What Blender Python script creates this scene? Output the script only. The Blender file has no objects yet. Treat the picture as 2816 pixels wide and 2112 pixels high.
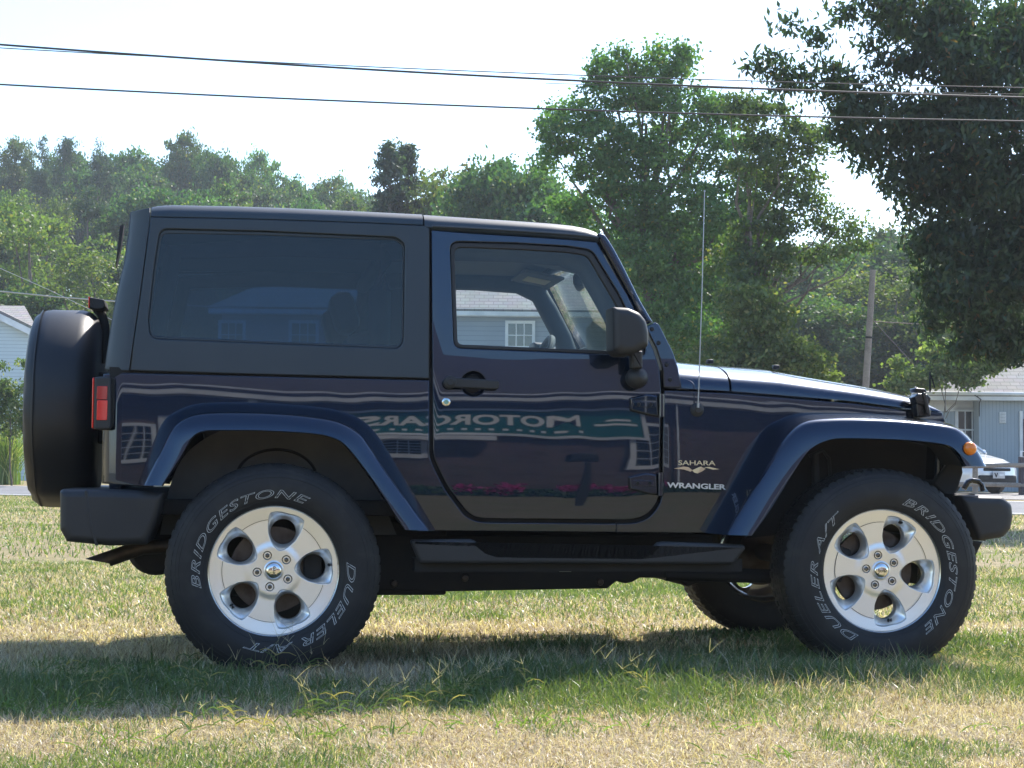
import bpy, bmesh, math, random
import numpy as np
from mathutils import Vector, Matrix
from mathutils.geometry import delaunay_2d_cdt
R = math.radians
random.seed(7); rng = np.random.default_rng(11)
sc = bpy.context.scene
col = sc.collection
# ------------------------------------------------------------------ camera, world, sun, exposure
CX, CY, CH = -1.3254, -7.47799, 0.77695
YAW, PIT, ROL, F = -0.15415, 0.05163, 0.00861, 4700.99
Fw = np.array([-math.sin(YAW)*math.cos(PIT), math.cos(YAW)*math.cos(PIT), math.sin(PIT)])
R0 = np.array([math.cos(YAW), math.sin(YAW), 0.0]); U0 = np.cross(R0, Fw)
Rt = math.cos(ROL)*R0 + math.sin(ROL)*U0; Up = -math.sin(ROL)*R0 + math.cos(ROL)*U0
CAM = np.array([CX, CY, CH])
cd = bpy.data.cameras.new('camera'); cam = bpy.data.objects.new('camera', cd); col.objects.link(cam)
mw = Matrix.Identity(4)
for i in range(3):
    mw[i][0] = Rt[i]; mw[i][1] = Up[i]; mw[i][2] = -Fw[i]; mw[i][3] = CAM[i]
cam.matrix_world = mw
cd.sensor_width = 36; cd.lens = F/2816*36; cd.clip_start = 0.1; cd.clip_end = 3000
sc.camera = cam
SUN = np.array([.58, .74, 1.0]); SUN /= np.linalg.norm(SUN)
EL = math.asin(SUN[2]); AZ = math.atan2(SUN[0], SUN[1])
w = bpy.data.worlds.new('World'); sc.world = w; w.use_nodes = True
nt = w.node_tree
sky = nt.nodes.new('ShaderNodeTexSky'); sky.sky_type = 'NISHITA'; sky.sun_disc = False
sky.sun_elevation = EL; sky.sun_rotation = AZ; sky.air_density = 1.0; sky.dust_density = .7; sky.ozone_density = 1.2
hsv = nt.nodes.new('ShaderNodeHueSaturation'); hsv.inputs['Saturation'].default_value = 1.17
nt.links.new(sky.outputs[0], hsv.inputs['Color']); nt.links.new(hsv.outputs[0], nt.nodes['Background'].inputs[0])
nt.nodes['Background'].inputs[1].default_value = 0.15
sl = bpy.data.lights.new('sun', 'SUN'); sl.energy = 4.6; sl.angle = R(.53); sl.color = (1.0, .94, .86)
so = bpy.data.objects.new('sun', sl); col.objects.link(so)
so.rotation_euler = Vector(SUN).to_track_quat('Z', 'Y').to_euler(); so.location = (20, 35, 50)
sc.view_settings.view_transform = 'Standard'; sc.view_settings.look = 'None'
sc.view_settings.exposure = 1.15; sc.view_settings.gamma = 1
sc.render.engine = 'CYCLES'
cy = sc.cycles
cy.use_denoising = True; cy.max_bounces = 10; cy.transparent_max_bounces = 24; cy.glossy_bounces = 5
cy.diffuse_bounces = 3; cy.volume_bounces = 0; cy.caustics_reflective = False; cy.caustics_refractive = False
cy.sample_clamp_indirect = 6

# ------------------------------------------------------------------ pixel -> place
def ray(px, py): return Fw + Rt*((px-1408)/F) - Up*((py-1056)/F)
def at(px, py, Y):
    d = ray(px, py); p = CAM + d*((Y-CY)/d[1]); return (p[0], p[2])
def at3(px, py, Y):
    x, z = at(px, py, Y); return np.array([x, Y, z])
def atz(px, py, Z):
    d = ray(px, py); return CAM + d*((Z-CH)/d[2])
def atd(px, py, D): return CAM + ray(px, py)*D
def A(pts, Y): return [at(p[0], p[1], Y) for p in pts]

# ------------------------------------------------------------------ materials
def mat(name, base=(.5,.5,.5), rough=.5, metal=0, coat=0, spec=.5, var=None, bump=None, coatr=.03, emit=None):
    m = bpy.data.materials.new(name); m.use_nodes = True; n = m.node_tree; b = n.nodes['Principled BSDF']
    b.inputs['Base Color'].default_value = (*base, 1); b.inputs['Roughness'].default_value = rough
    b.inputs['Metallic'].default_value = metal; b.inputs['Coat Weight'].default_value = coat
    b.inputs['Coat Roughness'].default_value = coatr; b.inputs['Specular IOR Level'].default_value = spec
    tc = n.nodes.new('ShaderNodeTexCoord')
    if var:
        sca, c2, lo, hi = var
        no = n.nodes.new('ShaderNodeTexNoise'); no.inputs['Scale'].default_value = sca; no.inputs['Detail'].default_value = 6
        n.links.new(tc.outputs['Object'], no.inputs['Vector'])
        mr = n.nodes.new('ShaderNodeMapRange'); mr.inputs[1].default_value = lo; mr.inputs[2].default_value = hi
        n.links.new(no.outputs['Fac'], mr.inputs[0])
        mx = n.nodes.new('ShaderNodeMixRGB'); mx.inputs[1].default_value = (*base, 1); mx.inputs[2].default_value = (*c2, 1)
        n.links.new(mr.outputs[0], mx.inputs[0]); n.links.new(mx.outputs[0], b.inputs['Base Color'])
    if bump:
        sca, st, dist = bump
        no = n.nodes.new('ShaderNodeTexNoise'); no.inputs['Scale'].default_value = sca; no.inputs['Detail'].default_value = 3
        n.links.new(tc.outputs['Object'], no.inputs['Vector'])
        bu = n.nodes.new('ShaderNodeBump'); bu.inputs['Strength'].default_value = st; bu.inputs['Distance'].default_value = dist
        n.links.new(no.outputs['Fac'], bu.inputs['Height']); n.links.new(bu.outputs[0], b.inputs['Normal'])
    return m
def glass(name, tint, f0=.04):
    m = bpy.data.materials.new(name); m.use_nodes = True; n = m.node_tree; n.nodes.remove(n.nodes['Principled BSDF'])
    lw = n.nodes.new('ShaderNodeLayerWeight'); lw.inputs[0].default_value = .5
    pw = n.nodes.new('ShaderNodeMath'); pw.operation = 'POWER'; pw.inputs[1].default_value = 5
    n.links.new(lw.outputs['Facing'], pw.inputs[0])
    ma = n.nodes.new('ShaderNodeMath'); ma.operation = 'MULTIPLY_ADD'; ma.inputs[1].default_value = 1-f0; ma.inputs[2].default_value = f0
    n.links.new(pw.outputs[0], ma.inputs[0])
    t = n.nodes.new('ShaderNodeBsdfTransparent'); t.inputs[0].default_value = (*tint, 1)
    g = n.nodes.new('ShaderNodeBsdfGlossy'); g.inputs['Roughness'].default_value = .0
    mx = n.nodes.new('ShaderNodeMixShader')
    n.links.new(ma.outputs[0], mx.inputs[0]); n.links.new(t.outputs[0], mx.inputs[1]); n.links.new(g.outputs[0], mx.inputs[2])
    n.links.new(mx.outputs[0], n.nodes['Material Output'].inputs[0]); return m
def leafmat(name, trans=.42, gloss=.06, rough=.45):
    m = bpy.data.materials.new(name); m.use_nodes = True; n = m.node_tree; n.nodes.remove(n.nodes['Principled BSDF'])
    a = n.nodes.new('ShaderNodeAttribute'); a.attribute_name = 'tint'
    oi = n.nodes.new('ShaderNodeObjectInfo')
    hs = n.nodes.new('ShaderNodeHueSaturation')
    mr = n.nodes.new('ShaderNodeMapRange'); mr.inputs[3].default_value = .74; mr.inputs[4].default_value = 1.32
    n.links.new(oi.outputs['Random'], mr.inputs[0]); n.links.new(mr.outputs[0], hs.inputs['Value'])
    mr2 = n.nodes.new('ShaderNodeMapRange'); mr2.inputs[3].default_value = .486; mr2.inputs[4].default_value = .516
    n.links.new(oi.outputs['Random'], mr2.inputs[0]); n.links.new(mr2.outputs[0], hs.inputs['Hue'])
    n.links.new(a.outputs['Color'], hs.inputs['Color'])
    d = n.nodes.new('ShaderNodeBsdfDiffuse'); t = n.nodes.new('ShaderNodeBsdfTranslucent'); g = n.nodes.new('ShaderNodeBsdfGlossy')
    g.inputs['Roughness'].default_value = rough
    m1 = n.nodes.new('ShaderNodeMixShader'); m1.inputs[0].default_value = trans
    m2 = n.nodes.new('ShaderNodeMixShader'); m2.inputs[0].default_value = gloss
    ye = n.nodes.new('ShaderNodeMixRGB'); ye.blend_type = 'MULTIPLY'; ye.inputs[0].default_value = 1; ye.inputs[2].default_value = (1.5, 1.6, .75, 1)
    n.links.new(hs.outputs[0], d.inputs[0]); n.links.new(hs.outputs[0], ye.inputs[1]); n.links.new(ye.outputs[0], t.inputs[0])
    n.links.new(d.outputs[0], m1.inputs[1]); n.links.new(t.outputs[0], m1.inputs[2])
    n.links.new(m1.outputs[0], m2.inputs[1]); n.links.new(g.outputs[0], m2.inputs[2])
    n.links.new(m2.outputs[0], n.nodes['Material Output'].inputs[0]); return m
def lines(name, base, dark, period, axis, width=.12, rough=.6, bump=.4, var=None):
    """siding: dark joint lines every `period` metres along an object axis"""
    m = mat(name, base, rough); n = m.node_tree; b = n.nodes['Principled BSDF']
    tc = n.nodes.new('ShaderNodeTexCoord'); sx = n.nodes.new('ShaderNodeSeparateXYZ'); n.links.new(tc.outputs['Object'], sx.inputs[0])
    dv = n.nodes.new('ShaderNodeMath'); dv.operation = 'DIVIDE'; dv.inputs[1].default_value = period; n.links.new(sx.outputs[axis], dv.inputs[0])
    fr = n.nodes.new('ShaderNodeMath'); fr.operation = 'FRACT'; n.links.new(dv.outputs[0], fr.inputs[0])
    lt = n.nodes.new('ShaderNodeMath'); lt.operation = 'LESS_THAN'; lt.inputs[1].default_value = width; n.links.new(fr.outputs[0], lt.inputs[0])
    no = n.nodes.new('ShaderNodeTexNoise'); no.inputs['Scale'].default_value = 1.3; no.inputs['Detail'].default_value = 8; n.links.new(tc.outputs['Object'], no.inputs['Vector'])
    c0 = n.nodes.new('ShaderNodeMixRGB'); c0.inputs[1].default_value = (*base, 1); c0.inputs[2].default_value = (*[c*.82 for c in base], 1); n.links.new(no.outputs['Fac'], c0.inputs[0])
    mx = n.nodes.new('ShaderNodeMixRGB'); n.links.new(c0.outputs[0], mx.inputs[1]); mx.inputs[2].default_value = (*dark, 1)
    n.links.new(lt.outputs[0], mx.inputs[0]); n.links.new(mx.outputs[0], b.inputs['Base Color'])
    bu = n.nodes.new('ShaderNodeBump'); bu.inputs['Strength'].default_value = bump; bu.inputs['Distance'].default_value = .01
    n.links.new(fr.outputs[0], bu.inputs['Height']); n.links.new(bu.outputs[0], b.inputs['Normal']); return m
def bricks(name, c1, c2, mortar, bw, bh, mort=.012, rough=.8, rot=None):
    m = mat(name, c1, rough); n = m.node_tree; b = n.nodes['Principled BSDF']
    tc = n.nodes.new('ShaderNodeTexCoord'); mp = n.nodes.new('ShaderNodeMapping'); n.links.new(tc.outputs['Object'], mp.inputs[0])
    mp.inputs['Rotation'].default_value = rot or (R(90), 0, 0)
    br = n.nodes.new('ShaderNodeTexBrick'); n.links.new(mp.outputs[0], br.inputs[0])
    br.inputs['Color1'].default_value = (*c1, 1); br.inputs['Color2'].default_value = (*c2, 1); br.inputs['Mortar'].default_value = (*mortar, 1)
    br.inputs['Scale'].default_value = 1; br.inputs['Brick Width'].default_value = bw; br.inputs['Row Height'].default_value = bh; br.inputs['Mortar Size'].default_value = mort
    no = n.nodes.new('ShaderNodeTexNoise'); no.inputs['Scale'].default_value = 2.2; no.inputs['Detail'].default_value = 8; n.links.new(tc.outputs['Object'], no.inputs['Vector'])
    mx = n.nodes.new('ShaderNodeMixRGB'); mx.blend_type = 'MULTIPLY'; mx.inputs[0].default_value = .5
    n.links.new(br.outputs[0], mx.inputs[1]); n.links.new(no.outputs['Color'], mx.inputs[2])
    hs = n.nodes.new('ShaderNodeHueSaturation'); hs.inputs['Saturation'].default_value = .85; n.links.new(mx.outputs[0], hs.inputs['Color'])
    n.links.new(hs.outputs[0], b.inputs['Base Color']); return m

PAINT = mat('navy_metallic_paint', (.0042,.0140,.036), .27, .92, 1.0, .5, coatr=.016, var=(260, (.0062,.0195,.049), .45, .62))
PAINT.node_tree.nodes['Principled BSDF'].inputs['Coat IOR'].default_value = 1.56
TOP = mat('satin_black_hardtop', (.021,.033,.046), .46, 0, .0, .62, bump=(900, .25, .0006), var=(5, (.025,.037,.050), .4, .7))  # blue in the base stands in for sky light on black plastic
PLAS = mat('grey_black_plastic', (.020,.021,.024), .52, 0, 0, .5, bump=(700, .3, .0006), var=(6, (.028,.028,.030), .4, .7))
RUB = mat('tyre_rubber', (.011,.011,.0125), .62, 0, 0, .5, bump=(220, .2, .001), var=(14, (.03,.028,.026), .5, .8))
BLK = mat('black_underbody', (.010,.010,.011), .75, var=(9, (.022,.018,.015), .5, .8))
LINER = mat('grey_wheel_liner', (.12,.12,.122), .8, var=(7, (.155,.15,.145), .4, .7))
SILV = mat('silver_alloy', (.97,.95,.92), .32, .75, .3, coatr=.12)
SILVD = mat('silver_alloy_outer', (.60,.59,.57), .22, .95, .4, coatr=.05)
CHR = mat('chrome', (.82,.82,.82), .06, 1.0)
STEEL = mat('dull_steel', (.09,.075,.068), .45, .8, var=(20, (.05,.035,.028), .45, .7))
EXH = mat('rusty_exhaust', (.10,.075,.055), .45, .7, var=(18, (.05,.035,.025), .4, .7))
GLS = glass('clear_glass', (.80,.86,.86), .05)
TNT = glass('tinted_glass', (.10,.19,.30), .05)
INT = mat('dark_interior_trim', (.035,.04,.048), .7, var=(8, (.05,.055,.06), .4, .7))
HEADL = mat('grey_headliner', (.16,.17,.18), .9)
RED = mat('red_lens', (.75,.012,.012), .12, 0, .6)
REDD = mat('dark_red_lens', (.42,.012,.015), .12, 0, .6)
AMB = mat('amber_lens', (.85,.22,.01), .12, 0, .7)
WHL = mat('white_lettering', (.88,.88,.86), .6)
TLET = mat('tyre_outline_white', (.60,.60,.58), .7)
GREYL = mat('silver_lettering', (.70,.72,.75), .3, .5)
GOLD = mat('gold_lettering', (.80,.66,.42), .35, .4)
TAN = mat('tan_emblem', (.70,.50,.32), .4, .3)
CREAM = mat('cream_label', (.70,.68,.52), .7)
COVER = mat('black_vinyl_cover', (.012,.014,.018), .48, 0, 0, .5, bump=(420, .35, .0012), var=(3.5, (.018,.018,.02), .4, .7))
WHITE = mat('white_paint', (.74,.76,.78), .5, var=(3, (.66,.68,.70), .4, .7))

# ------------------------------------------------------------------ mesh helpers
def tag(o, label=None, cat=None, group=None, kind=None):
    if label: o['label'] = label
    if cat: o['category'] = cat
    if group: o['group'] = group
    if kind: o['kind'] = kind
    return o
def empty(name, loc=(0,0,0), parent=None):
    o = bpy.data.objects.new(name, None); col.objects.link(o); o.location = loc; o.empty_display_size = .2
    if parent: o.parent = parent
    return o
def link(name, me, m, parent=None, loc=None):
    o = bpy.data.objects.new(name, me); col.objects.link(o)
    if m and not me.materials: me.materials.append(m)
    if parent: o.parent = parent
    if loc is not None: o.location = loc
    return o
class MB:
    def __init__(s): s.v = []; s.f = []
    def add(s, vs, fs):
        b = len(s.v); s.v += [tuple(float(c) for c in v) for v in vs]; s.f += [tuple(i+b for i in f) for f in fs]; return s
    def loft(s, rings, closed=True, cap0=False, cap1=False, ring_closed=False):
        n = len(rings[0]); vs = [p for r in rings for p in r]; fs = []
        K = len(rings)
        for k in range(K if ring_closed else K-1):
            k2 = (k+1) % K
            for i in range(n if closed else n-1):
                j = (i+1) % n; fs.append((k*n+i, k*n+j, k2*n+j, k2*n+i))
        if cap0: fs.append(tuple(range(n-1, -1, -1)))
        if cap1: fs.append(tuple((K-1)*n+i for i in range(n)))
        return s.add(vs, fs)
    def box(s, c, d, rot=None, bev=0):
        bm = bmesh.new(); bmesh.ops.create_cube(bm, size=1)
        bmesh.ops.scale(bm, vec=d, verts=bm.verts)
        if bev: bmesh.ops.bevel(bm, geom=bm.edges[:], offset=bev, segments=2, affect='EDGES', profile=.5)
        Mx = Matrix.Translation(Vector(c)) @ (rot.to_4x4() if rot is not None else Matrix.Identity(4))
        bm.transform(Mx); bm.verts.index_update()
        s.add([v.co[:] for v in bm.verts], [[v.index for v in f.verts] for f in bm.faces]); bm.free(); return s
    def tube(s, path, r, n=10, cap=True):
        path = [np.array(p, float) for p in path]; rs = r if hasattr(r, '__len__') else [r]*len(path); rings = []
        up = np.array([0.13, .21, .97])
        for i, p in enumerate(path):
            t = path[min(i+1, len(path)-1)] - path[max(i-1, 0)]; t = t/(np.linalg.norm(t)+1e-9)
            a = np.cross(t, up)
            if np.linalg.norm(a) < .2: a = np.cross(t, np.array([1., .1, 0]))
            a /= np.linalg.norm(a); b = np.cross(t, a)
            rings.append([p + rs[i]*(math.cos(q)*a + math.sin(q)*b) for q in np.linspace(0, 2*math.pi, n, endpoint=False)])
        return s.loft(rings, True, cap, cap)
    def lathe(s, prof, n=64, axis='Y', c=(0,0,0), capA=False, capB=False):
        rings = []
        for (r, a) in prof:
            q = np.linspace(0, 2*math.pi, n, endpoint=False)
            if axis == 'Y': rings.append([(c[0]+r*math.sin(t), c[1]+a, c[2]+r*math.cos(t)) for t in q])
            elif axis == 'X': rings.append([(c[0]+a, c[1]+r*math.cos(t), c[2]+r*math.sin(t)) for t in q])
            else: rings.append([(c[0]+r*math.cos(t), c[1]+r*math.sin(t), c[2]+a) for t in q])
        return s.loft(rings, True, capA, capB)
    def prism(s, poly, y0, y1, r=0, segs=3, ins_=None):
        """polygon in XZ extruded from y0 (near) to y1, rounded near and far edges"""
        rings = []; inset = ins_ or globals()['inset']
        if r > 0:
            rings.append([(x, y0, z) for x, z in inset(poly, r*1.12)])
            for k in range(segs+1):
                a = k/segs*math.pi/2; ins = r*(1-math.sin(a)); q = inset(poly, ins); y = y0 + r*(1-math.cos(a)); rings.append([(x, y, z) for x, z in q])
            for k in range(segs, -1, -1):
                a = k/segs*math.pi/2; ins = r*(1-math.sin(a)); q = inset(poly, ins); y = y1 - r*(1-math.cos(a)); rings.append([(x, y, z) for x, z in q])
            rings.append([(x, y1, z) for x, z in inset(poly, r*1.12)])
        else: rings = [[(x, y0, z) for x, z in poly], [(x, y1, z) for x, z in poly]]
        return s.loft(rings, True, True, True)
    def build(s, name, m, parent=None, loc=None, angle=35):
        me = bpy.data.meshes.new(name); me.from_pydata(s.v, [], s.f); me.update()
        bm = bmesh.new(); bm.from_mesh(me); bmesh.ops.recalc_face_normals(bm, faces=bm.faces); bm.to_mesh(me); bm.free()
        me.polygons.foreach_set('use_smooth', [True]*len(me.polygons)); me.set_sharp_from_angle(angle=R(angle))
        return link(name, me, m, parent, loc)
def area2(p): return sum(p[i][0]*p[(i+1) % len(p)][1]-p[(i+1) % len(p)][0]*p[i][1] for i in range(len(p)))/2
def inset(poly, d):
    if d == 0: return list(poly)
    s = 1 if area2(poly) > 0 else -1; n = len(poly); out = []
    for i in range(n):
        p0 = np.array(poly[i-1], float); p = np.array(poly[i], float); p1 = np.array(poly[(i+1) % n], float)
        e0 = p-p0; e1 = p1-p; e0 = e0/(np.linalg.norm(e0)+1e-12); e1 = e1/(np.linalg.norm(e1)+1e-12)
        n0 = np.array([-e0[1], e0[0]])*s; n1 = np.array([-e1[1], e1[0]])*s
        m = n0+n1; l = m@m
        m = m*2/l if l > .5 else n0
        out.append(tuple(p+m*d))
    return out
def shrink(poly, d):
    if d == 0: return list(poly)
    xs_ = [p[0] for p in poly]; zs_ = [p[1] for p in poly]; cx0, cz0 = (min(xs_)+max(xs_))/2, (min(zs_)+max(zs_))/2
    kx, kz = 1-2*d/(max(xs_)-min(xs_)), 1-2*d/(max(zs_)-min(zs_)); return [(cx0+(x-cx0)*kx, cz0+(z-cz0)*kz) for x, z in poly]
def rpoly(pts, r=.02, n=5):
    """fillet corners; pts (x,z) or (x,z,r)"""
    out = []; N = len(pts)
    for i in range(N):
        p = np.array(pts[i][:2], float); a = np.array(pts[i-1][:2], float); b = np.array(pts[(i+1) % N][:2], float)
        rr = pts[i][2] if len(pts[i]) > 2 else r
        da = a-p; db = b-p; la = np.linalg.norm(da); lb = np.linalg.norm(db); da /= la; db /= lb
        c = max(-1, min(1, da@db)); th = math.acos(c)
        if rr <= 0 or th > 3.05: out.append(tuple(p)); continue
        t = min(rr/math.tan(th/2), .45*la, .45*lb)
        q0 = p+da*t; q1 = p+db*t
        for k in range(n+1):
            u = k/n; out.append(tuple((1-u)**2*q0 + 2*u*(1-u)*p + u*u*q1))
    return out
def spline(pts, n=6):
    P = [np.array(p, float) for p in pts]; out = []
    for i in range(len(P)-1):
        p0 = P[max(i-1, 0)]; p1 = P[i]; p2 = P[i+1]; p3 = P[min(i+2, len(P)-1)]
        for k in range(n):
            t = k/n; out.append(tuple(.5*((2*p1)+(-p0+p2)*t+(2*p0-5*p1+4*p2-p3)*t*t+(-p0+3*p1-3*p2+p3)*t**3)))
    out.append(tuple(P[-1])); return out
def resample(pts, n):
    P = np.array(pts, float); d = np.r_[0, np.cumsum(np.linalg.norm(np.diff(P, axis=0), axis=1))]
    t = np.linspace(0, d[-1], n); return [tuple(np.interp(x, d, P[:, k]) for k in range(P.shape[1])) for x in t]
def inpoly(P, poly):
    x, y = P[:, 0], P[:, 1]; ins = np.zeros(len(P), bool); n = len(poly)
    for i in range(n):
        x0, y0 = poly[i]; x1, y1 = poly[(i+1) % n]
        if y0 == y1: continue
        c = ((y0 > y) != (y1 > y)) & (x < (x1-x0)*(y-y0)/(y1-y0)+x0); ins ^= c
    return ins
def polydist(P, poly):
    d = np.full(len(P), 1e9); n = len(poly)
    for i in range(n):
        a = np.array(poly[i]); b = np.array(poly[(i+1) % n]); ab = b-a; L = ab@ab+1e-12
        t = np.clip(((P-a)@ab)/L, 0, 1); q = a+t[:, None]*ab; d = np.minimum(d, np.linalg.norm(P-q, axis=1))
    return d
def panel(name, outline, holes, yf, m, parent, th=.03, r=.005, grid=.035, flip=1):
    """curved sheet-metal panel facing -Y with rolled edges and analytic normals"""
    loops = [list(outline)]+[list(h) for h in holes]
    def clean(l):
        o = []
        for p in l:
            if not o or math.dist(p, o[-1]) > 1e-4: o.append(tuple(p))
        if math.dist(o[0], o[-1]) < 1e-4: o.pop()
        return o
    loops = [clean(l) for l in loops]
    ins = [inset(loops[0], r)]+[inset(l, -r) for l in loops[1:]]
    P = np.array(ins[0]); lo = P.min(0); hi = P.max(0)
    gx, gz = np.meshgrid(np.arange(lo[0]+grid/2, hi[0], grid), np.arange(lo[1]+grid/2, hi[1], grid)); G = np.c_[gx.ravel(), gz.ravel()]
    k = inpoly(G, ins[0]) & (polydist(G, ins[0]) > grid*.45)
    for h in ins[1:]: k &= ~inpoly(G, h) & (polydist(G, h) > grid*.45)
    G = G[k]
    pts = []; eds = []
    for l in ins:
        b = len(pts); pts += l; eds += [(b+i, b+(i+1) % len(l)) for i in range(len(l))]
    pts += [tuple(g) for g in G]
    vo, eo, fo, _, _, _ = delaunay_2d_cdt([Vector(p) for p in pts], eds, [], 0, 1e-6)
    V2 = np.array([v[:] for v in vo]); T = [t for t in fo]
    cen = np.array([V2[list(t)].mean(0) for t in T]); ok = inpoly(cen, ins[0])
    for h in ins[1:]: ok &= ~inpoly(cen, h)
    T = [tuple(t) for t, o in zip(T, ok) if o]
    e = 1e-3
    def nrm(x, z):
        n = np.array([(yf(x+e, z)-yf(x-e, z))/(2*e), -1.0, (yf(x, z+e)-yf(x, z-e))/(2*e)]); return n/np.linalg.norm(n)
    vs = [(x, yf(x, z), z) for x, z in V2]; ns = [nrm(x, z) for x, z in V2]; fs = []
    for t in T:
        a = area2([V2[i] for i in t]); fs.append(t if a > 0 else t[::-1])   # ccw in XZ faces -Y
    for li, (l, li_) in enumerate(zip(loops, ins)):
        n = len(l); sg = (1 if area2(l) > 0 else -1)*(1 if li == 0 else -1); rings = []; 
        outw = []
        for i in range(n):
            a = np.array(l[i-1]); b = np.array(l[(i+1) % n]); t = b-a; t /= np.linalg.norm(t)+1e-12; outw.append(np.array([t[1], -t[0]])*sg)
        base = len(vs); K = 0
        for ang, back in ((0, 0), (30, 0), (60, 0), (90, 0), (90, th)):
            a = R(ang); f = math.sin(a)
            for i in range(n):
                q = np.array(li_[i])*(1-f)+np.array(l[i])*f
                vs.append((q[0], yf(*li_[i])+r*(1-math.cos(a))+back, q[1]))
                nn = nrm(*li_[i])*math.cos(a)+np.array([outw[i][0], 0, outw[i][1]])*math.sin(a); ns.append(nn/np.linalg.norm(nn))
            K += 1
        o = sg if li == 0 else -sg
        for k2 in range(K-1):
            for i in range(n):
                j = (i+1) % n; q = (base+k2*n+i, base+(k2+1)*n+i, base+(k2+1)*n+j, base+k2*n+j)
                fs.append(q if sg*(1 if li == 0 else -1)*(1 if li == 0 else -1) > 0 else q[::-1])
    me = bpy.data.meshes.new(name); me.from_pydata(vs, [], fs); me.update()
    me.polygons.foreach_set('use_smooth', [True]*len(me.polygons))
    me.normals_split_custom_set_from_vertices([tuple(n) for n in ns])
    return link(name, me, m, parent)
def mirror(o, parent=None):
    """copy of a part (and its sub-parts) on the other side of the car"""
    c = o.copy(); col.objects.link(c)
    if parent: c.parent = parent
    c.location.y *= -1; c.scale.y *= -1
    for ch in list(o.children):
        d = ch.copy(); col.objects.link(d); d.parent = c
    return c
def textmesh(s, size=1, outline=0, extrude=0, shear=0, offset=0, spacing=1):
    cu = bpy.data.curves.new('t', 'FONT'); cu.body = s; cu.size = size; cu.shear = shear; cu.space_character = spacing; cu.offset = offset
    cu.resolution_u = 4
    if outline: cu.fill_mode = 'NONE'; cu.bevel_depth = outline; cu.bevel_resolution = 0
    else: cu.extrude = extrude
    o = bpy.data.objects.new('t', cu); col.objects.link(o); bpy.context.view_layer.update()
    me = bpy.data.meshes.new_from_object(o.evaluated_get(bpy.context.evaluated_depsgraph_get()))
    v = np.array([x.co[:] for x in me.vertices]); f = [tuple(p.vertices) for p in me.polygons]
    bpy.data.objects.remove(o); bpy.data.curves.remove(cu); bpy.data.meshes.remove(me); return v, f
def sstep(a, b, x):
    t = min(1, max(0, (x-a)/(b-a))); return t*t*(3-2*t)

exec_parts = []
# ================================================================== THE OFF-ROAD CAR
car = empty('off_road_car')
tag(car, 'dark navy two-door off-road car with black hardtop, silver wheels and covered spare tyre', 'off-road car')
def wave(x, z): return .00040*math.sin(5.1*x+1.7*math.sin(3*z)+.6)*math.sin(8.5*z+2.3*x) + .00006*math.sin(19*x+11*z+2*math.sin(7*x))
def yb(x, z):
    if z < 1.15: y = -.775+.067*(z-.78)**2
    else:
        t = z-1.15; y = -.775+.067*.37**2+.0496*t+.071*min(t, .2)**2+.0284*max(t-.2, 0)
    if x > .33: y += .165*((x-.33)/1.25)**1.25
    return y + wave(x, z)
def AB(pts, yf=yb):
    out = []
    for p in pts:
        Y = -.77
        for _ in range(4): x, z = at(p[0], p[1], Y); Y = yf(x, z)
        out.append((x, z))
    return out
# --- tub side (quarter panel, sill and cowl side in one pressing, notched for the door)
XR = at(283, 1180, -.72)[0]
def ytub(x, z):
    r = .075; y = yb(x, z); u = x-XR
    if u < r: y += r-math.sqrt(max(r*r-(r-max(u, .003))**2, 0))
    return y
door_l = [(1181,1000),(1181,1238),(1187,1271),(1221,1340),(1257,1391),(1281,1419),(1317,1434.5),(1374,1437)]
door_b = [(1691,1440),(1748,1437.5),(1787,1420),(1813,1387),(1822,1356)]
door_r = [(1824.5,1169),(1827,1073.5)]
tub = [(281,1026),(360,1025.5),(700,1034.5),(1181,1046)] + spline(door_l[1:])+spline(door_b)+door_r
hoodseam = [(1877,1075),(2011,1082),(2347,1109.5),(2513,1132)]
arch_f = [(2560,1180),(2450,1166),(2240,1166),(2190,1190),(2140,1260),(2010,1466)]
arch_r = [(1150,1462),(1050,1290),(990,1190),(930,1160),(780,1145),(600,1143),(520,1160),(470,1230),(420,1340)]
tubp = tub + hoodseam + [(2590,1134),(2600,1160)] + spline(arch_f, 4) + [(1901,1466),(1201,1460)] + spline(arch_r, 4) + [(277,1330)]
tubp = AB(tubp, yb)
tub_o = panel('body_side', tubp, [], ytub, PAINT, car, th=.03, r=.004, grid=.03)
mirror(tub_o, car)
# seam in the sill, gap backing
g = MB(); p0 = AB([(1693.4,1437),(1696.4,1437),(1696.4,1463),(1693.4,1463)]); g.prism(p0, yb(*p0[0])-.0006, -.76); g.build('sill_seam', BLK, car)
back = AB([(300,1040),(1180,1060),(1200,760),(1640,700),(1800,960),(1850,1090),(2480,1140),(2240,1150),(2130,1190),(1975,1440),(1230,1440),(1050,1200),(980,1120),(520,1105),(450,1170),(380,1310),(300,1310)])
lowb = AB([(300,1040),(1180,1060),(1186,1010),(1815,1010),(1815,1445),(1225,1445),(1050,1200),(980,1120),(520,1105),(450,1170),(380,1310),(300,1310)])
inn = MB().prism(lowb, -.742, -.715).build('inner_body_wall', BLK, car); mirror(inn, car)
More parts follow.
